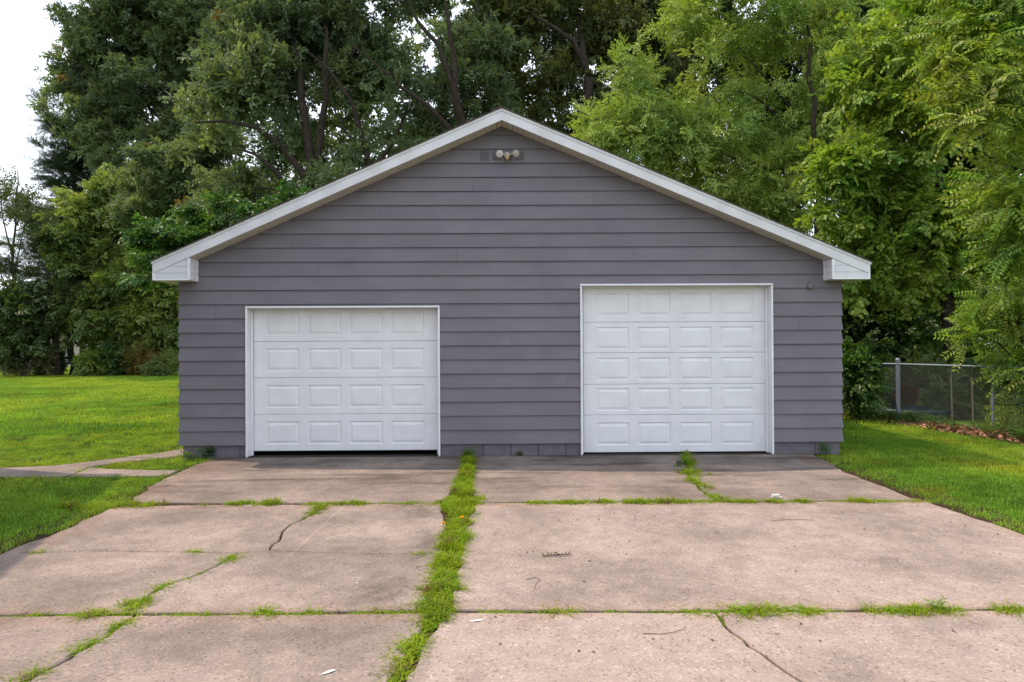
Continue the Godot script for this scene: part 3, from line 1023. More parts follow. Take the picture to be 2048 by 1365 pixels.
func build_small_things() -> void:
	# twin floodlight with sensor over the vent
	var fl := thing("flood_light", "twin-bulb floodlight with yellowed sensor high under the gable peak", "floodlight", Vector3(0.045, 4.38, 0.034))
	var cream := plain(0.36, 0.34, 0.30, 0.5)
	var yellow := plain(0.46, 0.38, 0.20, 0.55)
	var mb := Mesher.new()
	lathe(mb, PackedVector2Array([Vector2(0, 0.03), Vector2(0.045, 0.03), Vector2(0.055, 0.022), Vector2(0.055, 0.0)]), 20, Transform3D(Basis(Vector3.RIGHT, PI / 2), Vector3.ZERO).scaled_local(Vector3(1, 1, 1)))
	part("base_plate", mb.mesh(), cream, fl)
	for s: float in [-1.0, 1.0]:
		var dir := Vector3(-0.25, -0.28, 1.0).normalized() if s < 0 else Vector3(0.62, -0.22, 1.0).normalized()
		var y := dir
		var x := Vector3.UP.cross(y).normalized()
		var b := Basis(x, y, x.cross(y))
		var c := Vector3(0.085 * s - 0.005, 0.015, 0.035)
		mb = Mesher.new()
		lathe(mb, PackedVector2Array([Vector2(0, -0.02), Vector2(0.022, -0.018), Vector2(0.026, 0.0), Vector2(0.026, 0.05), Vector2(0.034, 0.055), Vector2(0.034, 0.062), Vector2(0.0, 0.064)]), 20, Transform3D(b, c))
		part("lamp_holder", mb.mesh(), cream, fl)
		mb = Mesher.new()
		lathe(mb, PackedVector2Array([Vector2(0.022, 0.055), Vector2(0.030, 0.08), Vector2(0.052, 0.118), Vector2(0.061, 0.135), Vector2(0.060, 0.142), Vector2(0.05, 0.148), Vector2(0.03, 0.153), Vector2(0.0, 0.155)]), 28, Transform3D(b, c))
		var glass := plain(0.47, 0.44, 0.40, 0.2, 0.5) if s < 0 else plain(0.34, 0.31, 0.26, 0.2, 0.5)
		part("lamp_bulb", mb.mesh(), glass, fl)
		mb = Mesher.new()
		rod(mb, Vector3(0.02 * s, 0.0, 0.02), c, 0.012, 10)
		part("swivel_arm", mb.mesh(), cream, fl)
	fl.scale = Vector3.ONE * 0.88
	mb = Mesher.new()
	lathe(mb, PackedVector2Array([Vector2(0, -0.045), Vector2(0.025, -0.04), Vector2(0.038, -0.02), Vector2(0.04, 0.005), Vector2(0.034, 0.03), Vector2(0.02, 0.04), Vector2(0, 0.042)]), 20, Transform3D(Basis(Vector3.RIGHT, 0.5), Vector3(0.0, -0.05, 0.085)))
	part("motion_sensor", mb.mesh(), yellow, fl)
	mb = Mesher.new()
	rod(mb, Vector3(0, 0.0, 0.02), Vector3(0, -0.03, 0.08), 0.012, 10)
	part("sensor_arm", mb.mesh(), yellow, fl)

	# small grey knob on the siding near the right corner
	var kn := thing("wall_knob", "small grey painted round fitting on siding beside right door's upper corner", "wall fitting", Vector3(4.464, 2.455, 0.032))
	mb = Mesher.new()
	lathe(mb, PackedVector2Array([Vector2(0.042, 0), Vector2(0.042, 0.028), Vector2(0.034, 0.038), Vector2(0, 0.04)]), 18, Transform3D(Basis(Vector3.RIGHT, PI / 2), Vector3.ZERO))
	part("cap", mb.mesh(), mat.siding, kn)
	mb = Mesher.new()
	rod(mb, Vector3(0.0, 0.03, 0.012), Vector3(-0.012, 0.062, 0.010), 0.012, 8)
	part("bracket", mb.mesh(), mat.siding, kn)

	# dandelions in the grass strip
	for s in [[-0.54, 4.29, 0.10, "yellow dandelion at the left rim of the central grass strip"], [-0.385, 4.17, 0.12, "yellow dandelion standing in the central grass strip, the right one of two"]]:
		var da := thing("dandelion", s[3], "dandelion", Vector3(s[0], -0.01, s[1]), 0.0, "dandelions in the grass strip")
		mb = Mesher.new()
		tube(mb, PackedVector3Array([Vector3.ZERO, Vector3(0.008, s[2] * 0.5, 0.006), Vector3(0.004, s[2], 0.014)]), PackedFloat32Array([0.003, 0.0025, 0.002]), 5)
		part("stem", mb.mesh(), plain(0.12, 0.2, 0.03), da)
		mb = Mesher.new()
		for ring in 3:
			var n := 22 - ring * 5
			for k in n:
				var a := TAU * k / n + ring * 0.2
				var e := 0.25 + ring * 0.42
				var u := Vector3(cos(a) * cos(e), sin(e), sin(a) * cos(e))
				var w := Vector3(-sin(a), 0, cos(a)) * 0.0032
				var c := Vector3(0.004, s[2], 0.014)
				mb.quad(c - w * 0.4, c + u * 0.021 - w, c + u * 0.021 + w, c + w * 0.4)
		var ym := plain(0.75, 0.42, 0.005, 0.7, 0.2)
		ym.cull_mode = BaseMaterial3D.CULL_DISABLED
		part("flower_head", mb.mesh(), ym, da)

	# white feathers
	var rng := RandomNumberGenerator.new()
	rng.seed = 91
	for s in [[-0.88, 6.86, 0.7, "white feather lying on the nearest left slab"], [-0.17, 6.22, 0.25, "white feather lying on concrete just right of the grass joint"]]:
		var fe := thing("feather", s[3], "feather", Vector3(s[0], 0.003, s[1]), s[2], "white feathers on the driveway")
		fe.scale = Vector3.ONE * 0.5
		mb = Mesher.new()
		for k in 10:
			var x := -0.075 + k * 0.014
			var w := 0.016 * sin(clampf((k + 1.0) / 10.0, 0, 1) * PI * 0.9) + 0.003
			for o: float in [-1.0, 1.0]:
				mb.quad(Vector3(x, 0.002, 0), Vector3(x + 0.013, 0.003, 0), Vector3(x + 0.022, 0.012 * absf(sin(k * 1.7)) + 0.002, o * w), Vector3(x + 0.008, 0.006, o * w))
		var fm := plain(0.85, 0.85, 0.85, 0.8, 0.2)
		fm.cull_mode = BaseMaterial3D.CULL_DISABLED
		part("vane", mb.mesh(), fm, fe)
		mb = Mesher.new()
		rod(mb, Vector3(-0.10, 0.002, 0), Vector3(0.075, 0.004, 0), 0.0016, 5)
		part("quill", mb.mesh(), fm, fe)
	# pale crumpled paper in the right joint
	mb = Mesher.new()
	var pts: Array[Vector3] = []
	for k in 40:
		pts.append(Vector3(rng.randf_range(-0.07, 0.07), rng.randf_range(0.0, 0.04), rng.randf_range(-0.03, 0.03)))
	for k in 34:
		mb.tri(pts[k], pts[k + 1] * Vector3(0.9, 1, 0.9), pts[k + 3])
	var pm := plain(0.72, 0.70, 0.68, 0.8, 0.2)
	pm.cull_mode = BaseMaterial3D.CULL_DISABLED
	var pa := part("paper_scrap", mb.mesh(), pm, self, Transform3D(Basis(), Vector3(2.82, 0.01, 2.99)))
	tag(pa, "small crumpled white paper scrap by the grassy joint before the right door", "paper scrap")
	# a fallen leaf sprig and bare twigs
	var sprig := thing("leaf_sprig", "dry olive leaf sprig lying on the broad right slab", "leaf sprig", Vector3(0.38, 0.004, 4.94), 0.15)
	mb = Mesher.new()
	mb.use_c = true
	rod(mb, Vector3(-0.1, 0.003, 0), Vector3(0.11, 0.006, 0.01), 0.003, 5, Color(0.06, 0.045, 0.02))
	for k in 16:
		var x := -0.11 + k * 0.0145
		leaf(mb, Vector3(x, 0.006, 0), Vector3(rng.randf_range(-0.5, 0.8), rng.randf_range(0.1, 0.6), 1.0 if k % 2 == 0 else -1.0).normalized(), Vector3.UP, rng.randf_range(0.025, 0.05), 0.018, Color(0.09, 0.075, 0.025) * rng.randf_range(0.7, 1.3))
	part("leaves", mb.mesh(), mat.litter, sprig)
	var twigs: Array = [
		[[Vector3(2.42, 0, 3.93), Vector3(2.6, 0, 3.90), Vector3(2.82, 0, 3.92)], "thin straight twig on the right slab, behind the leaf specks"],
		[[Vector3(0.14, 0, 5.50), Vector3(0.19, 0, 5.46), Vector3(0.235, 0, 5.50), Vector3(0.20, 0, 5.60), Vector3(0.185, 0, 5.70), Vector3(0.22, 0, 5.66)], "hooked grey twig on the right slab near the grass strip"],
		[[Vector3(0.76, 0, 6.43), Vector3(0.86, 0, 6.44), Vector3(0.94, 0, 6.415), Vector3(1.0, 0, 6.375), Vector3(1.03, 0, 6.33)], "curved twig on the nearest right slab beside the crack"]]
	for tw in twigs:
		var p := PackedVector3Array()
		var r := PackedFloat32Array()
		for q in tw[0]:
			p.append(q + Vector3.UP * 0.006)
			r.append(0.0022 - 0.0003 * r.size())
		mb = Mesher.new()
		tube(mb, p, r, 5)
		tag(part("twig", mb.mesh(), mat.bark, self), tw[1], "twig", "twigs on the driveway")
	# crumbs of leaf and bark scattered over the drive
	mb = Mesher.new()
	mb.use_c = true
	leaf(mb, Vector3(-0.5, 0.05, 0), Vector3.RIGHT, Vector3.UP, 1.0, 0.6, Color.WHITE)
	var xf: Array[Transform3D] = []
	var cols := PackedColorArray()
	for k in 420:
		var x := rng.randf_range(-3.9, 4.3)
		var z := rng.randf_range(0.2, 7.2)
		if k > 120:
			x = rng.randf_range(-0.2, 4.3)
			z = 3.3 + absf(rng.randfn(0.0, 1.2))
			if k > 300: z = 6.1 + absf(rng.randfn(0.0, 0.35))
		var s := 0.008 + 0.02 * pow(rng.randf(), 3.0)
		xf.append(Transform3D(Basis(Vector3.UP, rng.randf() * TAU) * Basis(Vector3.RIGHT, rng.randf_range(-0.4, 0.4)) * Basis().scaled(Vector3(s, s, s)), Vector3(x, 0.004, z)))
		var cc := Color(0.10, 0.05, 0.03) if rng.randf() < 0.6 else Color(0.04, 0.03, 0.02)
		if rng.randf() < 0.12: cc = Color(0.5, 0.48, 0.45)
		cols.append(cc)
	tag(multi("leaf_crumbs", mb.mesh(), mat.litter, xf, cols, self), "dark crumbs of leaf and bark scattered over the driveway slabs", "debris")
	# dead leaves along the foot of the fence
	mb = Mesher.new()
	mb.use_c = true
	leaf(mb, Vector3(-0.5, 0.0, 0), Vector3.RIGHT, Vector3.UP, 1.0, 0.62, Color.WHITE)
	xf = []
	cols = PackedColorArray()
	for k in 2600:
		var s := rng.randf()
		var p := POST_A.lerp(Vector3(8.95, 0, -1.2), s) if k % 3 > 0 else POST_A.lerp(Vector3(7.2, 0, -6.0), s)
		if k % 3 == 0 and rng.randf() < 0.6: continue
		p += Vector3(rng.randfn(-0.2, 0.2), 0, rng.randfn(0.0, 0.3))
		p.y = -0.02 + 0.05 * rng.randf()
		var sc := rng.randf_range(0.06, 0.12)
		xf.append(Transform3D(Basis(Vector3.UP, rng.randf() * TAU) * Basis(Vector3.RIGHT, rng.randfn(0, 0.5)) * Basis(Vector3.BACK, rng.randfn(0, 0.4)) * Basis().scaled(Vector3(sc, sc, sc)), p))
		var cc := Color(0.22, 0.08, 0.045).lerp(Color(0.40, 0.24, 0.16), rng.randf()) * rng.randf_range(0.5, 1.2)
		cols.append(cc)
	tag(multi("fallen_leaves", mb.mesh(), mat.litter, xf, cols, self), "reddish brown fallen leaves along the foot of the chain link fence", "fallen leaves")

# ------------------------------------------------------------------ foliage

# a folded leaf from its stalk end
func leaf(mb: Mesher, p: Vector3, dir: Vector3, up: Vector3, length: float, width: float, col: Color, round := false) -> void:
	var side := dir.cross(up).normalized()
	var nn := side.cross(dir).normalized()
	var tip := p + dir * length - nn * length * 0.12
	if not round:
		var m := p + dir * length * 0.45
		var l := m - side * width * 0.5 + nn * width * 0.16
		var r := m + side * width * 0.5 + nn * width * 0.16
		mb.tri(p, tip, l, col)
		mb.tri(p, r, tip, col)
	else:
		var l1 := p + dir * length * 0.22 - side * width * 0.46 + nn * width * 0.12
		var l2 := p + dir * length * 0.62 - side * width * 0.40 + nn * width * 0.10
		var r1 := p + dir * length * 0.22 + side * width * 0.46 + nn * width * 0.12
		var r2 := p + dir * length * 0.62 + side * width * 0.40 + nn * width * 0.10
		mb.tri(p, l2, l1, col)
		mb.tri(p, tip, l2, col)
		mb.tri(p, r1, r2, col)
		mb.tri(p, r2, tip, col)

# a branchlet along +x, spread over x and z, about 0.6 m long
func make_spray(kind: String, sd: int) -> ArrayMesh:
	var rng := RandomNumberGenerator.new()
	rng.seed = sd
	var mb := Mesher.new()
	mb.use_c = true
	var shade := func() -> Color:
		var k := rng.randf_range(0.55, 1.45)
		return Color(k * rng.randf_range(0.9, 1.2), k, k * rng.randf_range(0.75, 1.15))
	if kind == "oak" or kind == "broad" or kind == "small":
		var twigs := 7
		var per := 6
		var len := 0.15
		var wid := 0.085
		var reach := 0.28
		var droop := 0.35
		if kind == "broad":
			per = 5; len = 0.135; wid = 0.105; droop = 0.55
		elif kind == "small":
			twigs = 8; per = 7; len = 0.115; wid = 0.055; reach = 0.34; droop = 0.5
		for t in twigs:
			var at := Vector3(0.44 * t / twigs, -0.04 * t / twigs, rng.randf_range(-0.08, 0.08))
			var sgn := 1.0 if t % 2 == 0 else -1.0
			var d := Vector3(rng.randf_range(0.5, 1.0), rng.randf_range(-0.5, 0.6), sgn * rng.randf_range(0.4, 1.0)).normalized()
			if kind != "small":
				d = Vector3(rng.randfn(0.35, 0.7), rng.randfn(0.0, 0.7), rng.randfn(0.0, 0.7)).normalized()
				at *= 0.7
			if t == twigs - 1: d = Vector3.RIGHT
			for k in per:
				var u := (k + 0.6) / per
				var q := at + d * reach * u + Vector3(0, -0.10 * u * u, 0)
				var s2 := 1.0 if k % 2 == 0 else -1.0
				var ld := (d + Vector3.UP.cross(d) * s2 * rng.randf_range(0.4, 1.1) + Vector3(rng.randf_range(-0.3, 0.3), -droop * rng.randf_range(0.3, 1.5), rng.randf_range(-0.3, 0.3))).normalized()
				var up := (Vector3.UP + Vector3(rng.randf_range(-0.6, 0.6), 0, rng.randf_range(-0.6, 0.6))).normalized()
				leaf(mb, q, ld, up, len * rng.randf_range(0.75, 1.2), wid * rng.randf_range(0.8, 1.15), shade.call(), kind == "broad")
	elif kind == "pinnate":
		for f in 3:
			var a := -0.8 + 0.8 * f + rng.randf_range(-0.15, 0.15)
			var d := Vector3(cos(a), rng.randf_range(0.0, 0.35), sin(a)).normalized()
			var len := rng.randf_range(0.42, 0.62)
			var tint: Color = shade.call()
			for k in 8:
				var u := (k + 1.0) / 8.5
				var q := Vector3(0.05 * f, 0, 0) + d * len * u + Vector3(0, -0.22 * u * u, 0)
				for s2: float in [-1.0, 1.0]:
					var side := Vector3.UP.cross(d).normalized() * s2
					var ld := (side + d * 0.45 + Vector3(0, -0.35 - 0.3 * u, 0) + Vector3(rng.randf_range(-0.15, 0.15), rng.randf_range(-0.15, 0.15), 0)).normalized()
					var ll := 0.125 * (1.0 - 0.35 * absf(u - 0.5)) * rng.randf_range(0.85, 1.1)
					leaf(mb, q, ld, (Vector3.UP + d * 0.3).normalized(), ll, ll * 0.40, tint * rng.randf_range(0.7, 1.3))
	elif kind == "needle":
		for t in 5:
			var at := Vector3(0.12 * t, 0, 0)
			var d := Vector3(1.0, rng.randf_range(-0.1, 0.15), rng.randf_range(-0.9, 0.9)).normalized()
			for k in 6:
				var q := at + d * 0.06 * k
				for s2 in 3:
					var a := rng.randf() * TAU
					var w := (Vector3(0, cos(a), sin(a)) + d * 0.9).normalized()
					leaf(mb, q, w, Vector3.UP if absf(w.y) < 0.9 else Vector3.RIGHT, 0.11, 0.016, shade.call())
	elif kind == "herb":
		for k in 18:
			var a := rng.randf() * TAU
			var q := Vector3(cos(a) * rng.randf() * 0.06, rng.randf_range(0.02, 0.22), sin(a) * rng.randf() * 0.06)
			var ld := Vector3(cos(a), rng.randf_range(-0.2, 0.7), sin(a)).normalized()
			leaf(mb, q, ld, Vector3.UP, rng.randf_range(0.06, 0.11), rng.randf_range(0.022, 0.04), shade.call(), true)
	return mb.mesh()

func make_sprays() -> void:
	for kind in ["oak", "broad", "small", "pinnate", "needle", "herb"]:
		sprays[kind] = make_spray(kind, 100 + kind.length() * 7)

# trunk: points from the ground up; limbs: [root radius, points...]; lobes: [centre, radii]
func grow(called: String, label: String, category: String, group: String, kind: String, trunk: Array, r0: float, limbs: Array, lobes: Array, look: Dictionary) -> Node3D:
	var base: Vector3 = trunk[0]
	base.y = -0.04
	var root := thing(called, label, category, base, 0.0, group)
	var rng := RandomNumberGenerator.new()
	rng.seed = 1000 + taken.size() * 131 + int(absf(base.x) * 17.0) + int(absf(base.z) * 29.0)
	var np: Array[Vector3] = []
	var nr: Array[float] = []
	var mb := Mesher.new()
	var lines: Array = []
	var tr: Array = [r0]
	tr.append_array(trunk)
	lines.append(tr)
	lines.append_array(limbs)
	for li in lines.size():
		var ln: Array = lines[li]
		var pts := PackedVector3Array()
		var rad := PackedFloat32Array()
		var ra: float = float(ln[0]) * (0.78 if kind == "oak" else 1.0)
		var cnt := ln.size() - 1
		for i in range(1, cnt):
			var a: Vector3 = ln[i] - base
			var b: Vector3 = ln[i + 1] - base
			var steps := maxi(1, int((b - a).length() / 0.6))
			for k in steps:
				var p := a.lerp(b, float(k) / steps)
				if k > 0: p += Vector3(rng.randfn(0, 0.04), 0, rng.randfn(0, 0.04))
				pts.append(p)
				rad.append(ra * lerpf(1.0, 0.22, (i - 1 + float(k) / steps) / (cnt - 1)))
		pts.append(ln[cnt] - base)
		rad.append(ra * 0.2)
		if li == 0: rad[0] *= 1.35
		tube(mb, pts, rad, 10 if ra > 0.1 else 7)
		for i in pts.size():
			if li == 0 and pts[i].y < float(look.get("clear", 2.0)): continue
			np.append(pts[i])
			nr.append(rad[i])
	var gap := noise(FastNoiseLite.TYPE_SIMPLEX_SMOOTH, float(look.get("gap_freq", 0.22)), 2, rng.randi() % 10000)
	var tone := noise(FastNoiseLite.TYPE_SIMPLEX_SMOOTH, 0.35, 2, rng.randi() % 10000)
	var dens: float = look.get("dens", 1.5)
	var per: int = int(float(look.get("per", 13)) * 2.2)
	var rc: float = look.get("rc", 0.6)
	var size: float = look.get("size", 1.0)
	var thin: float = look.get("thin", -0.12)
	var tint: Color = look.get("tint", Color(0.06, 0.10, 0.03))
	var alt: Color = look.get("alt", tint)
	var flat: float = look.get("flat", 0.0)
	var droop: float = look.get("droop", 0.25)
	var tips: Array[Vector3] = []
	var outs: Array[Vector3] = []
	for lb in lobes:
		var c: Vector3 = lb[0] - base
		var r: Vector3 = lb[1]
		var cnt := int(ceil(dens * PI * r.x * r.y))
		for k in cnt:
			var d := Vector3(rng.randfn(0, 1), rng.randfn(0, 1), rng.randfn(0, 1)).normalized()
			var q := c + d * r * pow(rng.randf(), 0.45)
			if gap.get_noise_3dv(q + base) < thin: continue
			if q.y < 0.06: continue
			tips.append(q)
			outs.append((d * Vector3(1, 0.6, 1)).normalized())
	# branches out to every cluster
	var order: Array = range(tips.size())
	var foot := np[0] if np.size() else Vector3.ZERO
	order.sort_custom(func(a, b): return tips[a].distance_squared_to(foot) < tips[b].distance_squared_to(foot))
	var xf: Array[Transform3D] = []
	var cols := PackedColorArray()
	for i in order:
		var q := tips[i]
		var best := 0
		var bd := 1e9
		for k in np.size():
			var w := np[k].distance_to(q) + 0.5 * maxf(0.0, np[k].y - q.y)
			if w < bd:
				bd = w
				best = k
		var from := np[best]
		var L := from.distance_to(q)
		var rr := minf(nr[best] * 0.6, 0.008 + 0.010 * L)
		var bend := Vector3(rng.randfn(0, 0.1), 0.14 * (1.0 - flat), rng.randfn(0, 0.1)) * L
		var pts := PackedVector3Array()
		var rad := PackedFloat32Array()
		var seg := clampi(int(L / 0.6) + 1, 2, 6)
		for k in seg + 1:
			var u := float(k) / seg
			pts.append(from.lerp(q, u) + bend * sin(u * PI))
			rad.append(lerpf(rr, 0.006, u))
			if k > 0:
				np.append(pts[k])
				nr.append(rad[k])
		if L > 0.25: tube(mb, pts, rad, 4)
		var outd := (outs[i] * 0.6 + (q - from).normalized() * 0.6).normalized()
		var tn: float = tone.get_noise_3dv(q + base)
		for k in per:
			var off := Vector3(rng.randfn(0, 0.55), rng.randfn(0, 0.45 * (1.0 - 0.75 * flat)), rng.randfn(0, 0.55)) * rc
			var x := (outd * 0.7 + off / rc * 0.6 + Vector3(rng.randfn(0, 0.3), -droop * rng.randf_range(0.2, 1.6) + rng.randfn(0, 0.35), rng.randfn(0, 0.3)))
			if flat > 0.0: x.y *= 1.0 - 0.7 * flat
			x = x.normalized()
			var y := Vector3(rng.randfn(0, 0.9 - 0.6 * flat), 1, rng.randfn(0, 0.9 - 0.6 * flat))
			var z := x.cross(y).normalized()
			y = z.cross(x)
			var s := size * rng.randf_range(0.75, 1.2)
			xf.append(Transform3D(Basis(x * s, y * s, z * s), q + off))
			var f := clampf(0.5 + 0.9 * tn + rng.randfn(0, 0.22), 0.0, 1.0)
			var cc := tint.lerp(alt, f) * rng.randf_range(0.8, 1.2)
			if rng.randf() < float(look.get("dead", 0.0)): cc = Color(0.20, 0.14, 0.06)
			cols.append(cc)
	if mb.v.size(): part("trunk", mb.mesh(), mat.bark, root)
	print(label.left(40), " ", xf.size())
	multi("crown", sprays[kind], mat.leaf, xf, cols, root)
	return root

# ------------------------------------------------------------------ grass

func make_tuft(count: int, spread: float, h0: float, h1: float, w: float, lean: float, sd: int) -> ArrayMesh:
	var rng := RandomNumberGenerator.new()
	rng.seed = sd
	var mb := Mesher.new()
	mb.use_c = true
	for k in count:
		var p := Vector3(rng.randf_range(-spread, spread), 0, rng.randf_range(-spread, spread))
		var h := rng.randf_range(h0, h1)
		var a := rng.randf() * TAU
		var d := Vector3(cos(a), 0, sin(a))
		var s := Vector3(-d.z, 0, d.x) * w * 0.5
		var l := lean * rng.randf_range(0.2, 1.2)
		var mid := p + Vector3.UP * h * 0.6 + d * h * l * 0.35
		var tip := p + Vector3.UP * h * (1.0 - 0.35 * l) + d * h * l
		var c := rng.randf_range(0.7, 1.3)
		var col := Color(c * rng.randf_range(0.9, 1.25), c, c * 0.9)
		mb.tri(p - s, p + s, mid + s * 0.8, col)
		mb.tri(p - s, mid + s * 0.8, mid - s * 0.8, col)
		mb.tri(mid - s * 0.8, mid + s * 0.8, tip, col)
	return mb.mesh()

func spot(p: Vector3, s: float, h: float, rng: RandomNumberGenerator) -> Transform3D:
	return Transform3D(Basis(Vector3.UP, rng.randf() * TAU) * Basis().scaled(Vector3(s, s * h, s)), p)

func build_grass() -> void:
	var rng := RandomNumberGenerator.new()
	rng.seed = 404
	var tone := noise(FastNoiseLite.TYPE_SIMPLEX_SMOOTH, 0.16, 3, 51)
	var dry := noise(FastNoiseLite.TYPE_SIMPLEX_SMOOTH, 0.5, 2, 52)
	var eye := Vector2(0, 10.4)
	var near := make_tuft(70, 0.11, 0.02, 0.07, 0.0065, 0.8, 61)
	var far := make_tuft(90, 0.30, 0.04, 0.11, 0.016, 0.8, 62)
	var shades := [Color(0.235, 0.40, 0.045), Color(0.34, 0.46, 0.055), Color(0.145, 0.28, 0.034)]
	var tint := func(x: float, z: float) -> Color:
		var t: float = tone.get_noise_2d(x, z)
		var u: float = dry.get_noise_2d(x, z)
		var c: Color = shades[0].lerp(shades[1], clampf(t * 2.4 + 0.35, 0, 1)).lerp(shades[2], clampf(-t * 2.2, 0, 1))
		return c.lerp(Color(0.36, 0.33, 0.03), clampf(u * 1.8 - 0.62, 0, 0.5)) * rng.randf_range(0.62, 1.32)
	for pass_n in 2:
		var xf: Array[Transform3D] = []
		var cols := PackedColorArray()
		var step := 0.115 if pass_n == 0 else 0.30
		var z := 6.6 if pass_n == 0 else -3.2
		var zend := -3.2 if pass_n == 0 else -46.0
		while z > zend:
			var d := 10.4 - z
			for side: float in [-1.0, 1.0]:
				var x := 3.9
				var xe := minf(0.80 * d + 1.2, 9.6 - maxf(0.0, z + 1.0) * 0.1) if side > 0 else 0.80 * d + 1.2
				if side < 0 and z < -12.0: x = 0.40 * d
				if side > 0 and z < -11.0: break
				while x < xe:
					var p := Vector2(side * x + rng.randf_range(-0.5, 0.5) * step, z + rng.randf_range(-0.5, 0.5) * step)
					x += step
					if p.x > WL - 0.05 and p.x < WR + 0.05 and p.y < 0.02 and p.y > BACK: continue
					if absf(p.x) < 6.8 and p.y > -2.5 and inside_any(p + Vector2(rng.randfn(0, 0.03), rng.randfn(0, 0.03)), concrete_polys): continue
					if p.x > -4.02 and p.x < 4.4 and p.y > 0.0: continue
					if side > 0 and rng.randf() < smoothstep(7.75, 8.2, p.x): continue
					xf.append(spot(Vector3(p.x, -0.035, p.y), rng.randf_range(0.8, 1.2), rng.randf_range(0.75, 1.2), rng))
					cols.append(tint.call(p.x, p.y))
			z -= step
		var o := multi("lawn_grass", near if pass_n == 0 else far, mat.grass, xf, cols, self)
		tag(o, "short mown grass of the near lawn beside drive and garage" if pass_n == 0 else "mown grass of the far lawn running back to the trees", "grass")
		print("grass ", xf.size())
	# coarser clumps standing in the lawn
	var coarse := make_tuft(30, 0.07, 0.05, 0.13, 0.012, 1.2, 66)
	var patch := noise(FastNoiseLite.TYPE_SIMPLEX_SMOOTH, 0.45, 2, 67)
	var cxf: Array[Transform3D] = []
	var ccol := PackedColorArray()
	for k in 9000:
		var z := 6.0 - 42.0 * pow(rng.randf(), 1.6)
		var dd := 10.4 - z
		var x := -rng.randf_range(3.98, maxf(4.1, 0.78 * dd)) if rng.randf() < 0.72 else rng.randf_range(4.4, 8.6)
		if z < 0.02 and x > WL - 0.08 and x < WR + 0.1: continue
		if x > 0 and z < -5.0: continue
		var edge := inside_any(Vector2(x, z), concrete_polys)
		if edge: continue
		if x > 0 and rng.randf() < 0.7: continue
		var near_path := x < -4.2 and z > -1.2 and z < 1.9
		if not near_path and patch.get_noise_2d(x, z) < 0.16: continue
		cxf.append(spot(Vector3(x, -0.035, z), rng.randf_range(0.7, 1.3) * smoothstep(2.0, 14.0, dd), rng.randf_range(0.5, 0.9), rng))
		var g := Color(0.20, 0.37, 0.025).lerp(Color(0.34, 0.42, 0.03), rng.randf()) if rng.randf() < 0.7 else Color(0.07, 0.17, 0.03)
		ccol.append(g * rng.randf_range(0.75, 1.2))
	tag(multi("lawn_weeds", coarse, mat.grass, cxf, ccol, self), "coarse pale clumps and clover standing in the mown lawn", "weeds")
	# weeds and grass that fill the joints
	var weed := make_tuft(26, 0.035, 0.03, 0.10, 0.0055, 1.1, 63)
	var xf: Array[Transform3D] = []
	var cols := PackedColorArray()
	var put := func(x: float, z: float, s: float, h: float) -> void:
		xf.append(spot(Vector3(x, -0.02, z), s, h, rng))
		var c := Color(0.20, 0.34, 0.02).lerp(Color(0.33, 0.41, 0.025), rng.randf()) * rng.randf_range(0.8, 1.2)
		if rng.randf() < 0.10: c = Color(0.22, 0.15, 0.07)
		cols.append(c)
	# the strip
	var clump := noise(FastNoiseLite.TYPE_SIMPLEX_SMOOTH, 3.2, 2, 71)
	for k in 1500:
		var z := rng.randf_range(0.12, 6.2)
		var mid := lerpf(-0.525, -0.435, minf(z / 4.0, 1.0)) + 0.03 * clump.get_noise_2d(9.0, z * 0.6)
		var half := lerpf(0.022, 0.05, smoothstep(0.0, 2.0, z)) + 0.075 * smoothstep(2.0, 2.9, z) - 0.045 * smoothstep(3.4, 4.4, z)
		half *= 0.8 + 0.7 * clump.get_noise_2d(3.0, z)
		var o := rng.randf_range(-1.0, 1.0)
		var px := mid + o * half * 1.3 + rng.randfn(0, 0.02)
		var cl: float = clump.get_noise_2d(px * 1.6, z * 1.1)
		if cl < -0.18 and rng.randf() < 0.85: continue
		put.call(px, z, rng.randf_range(0.8, 1.25), rng.randf_range(0.45, 1.2) * (0.9 + 0.9 * cl) * (1.15 - 0.5 * o * o) * lerpf(1.0, 0.8, smoothstep(3.0, 6.0, z)))
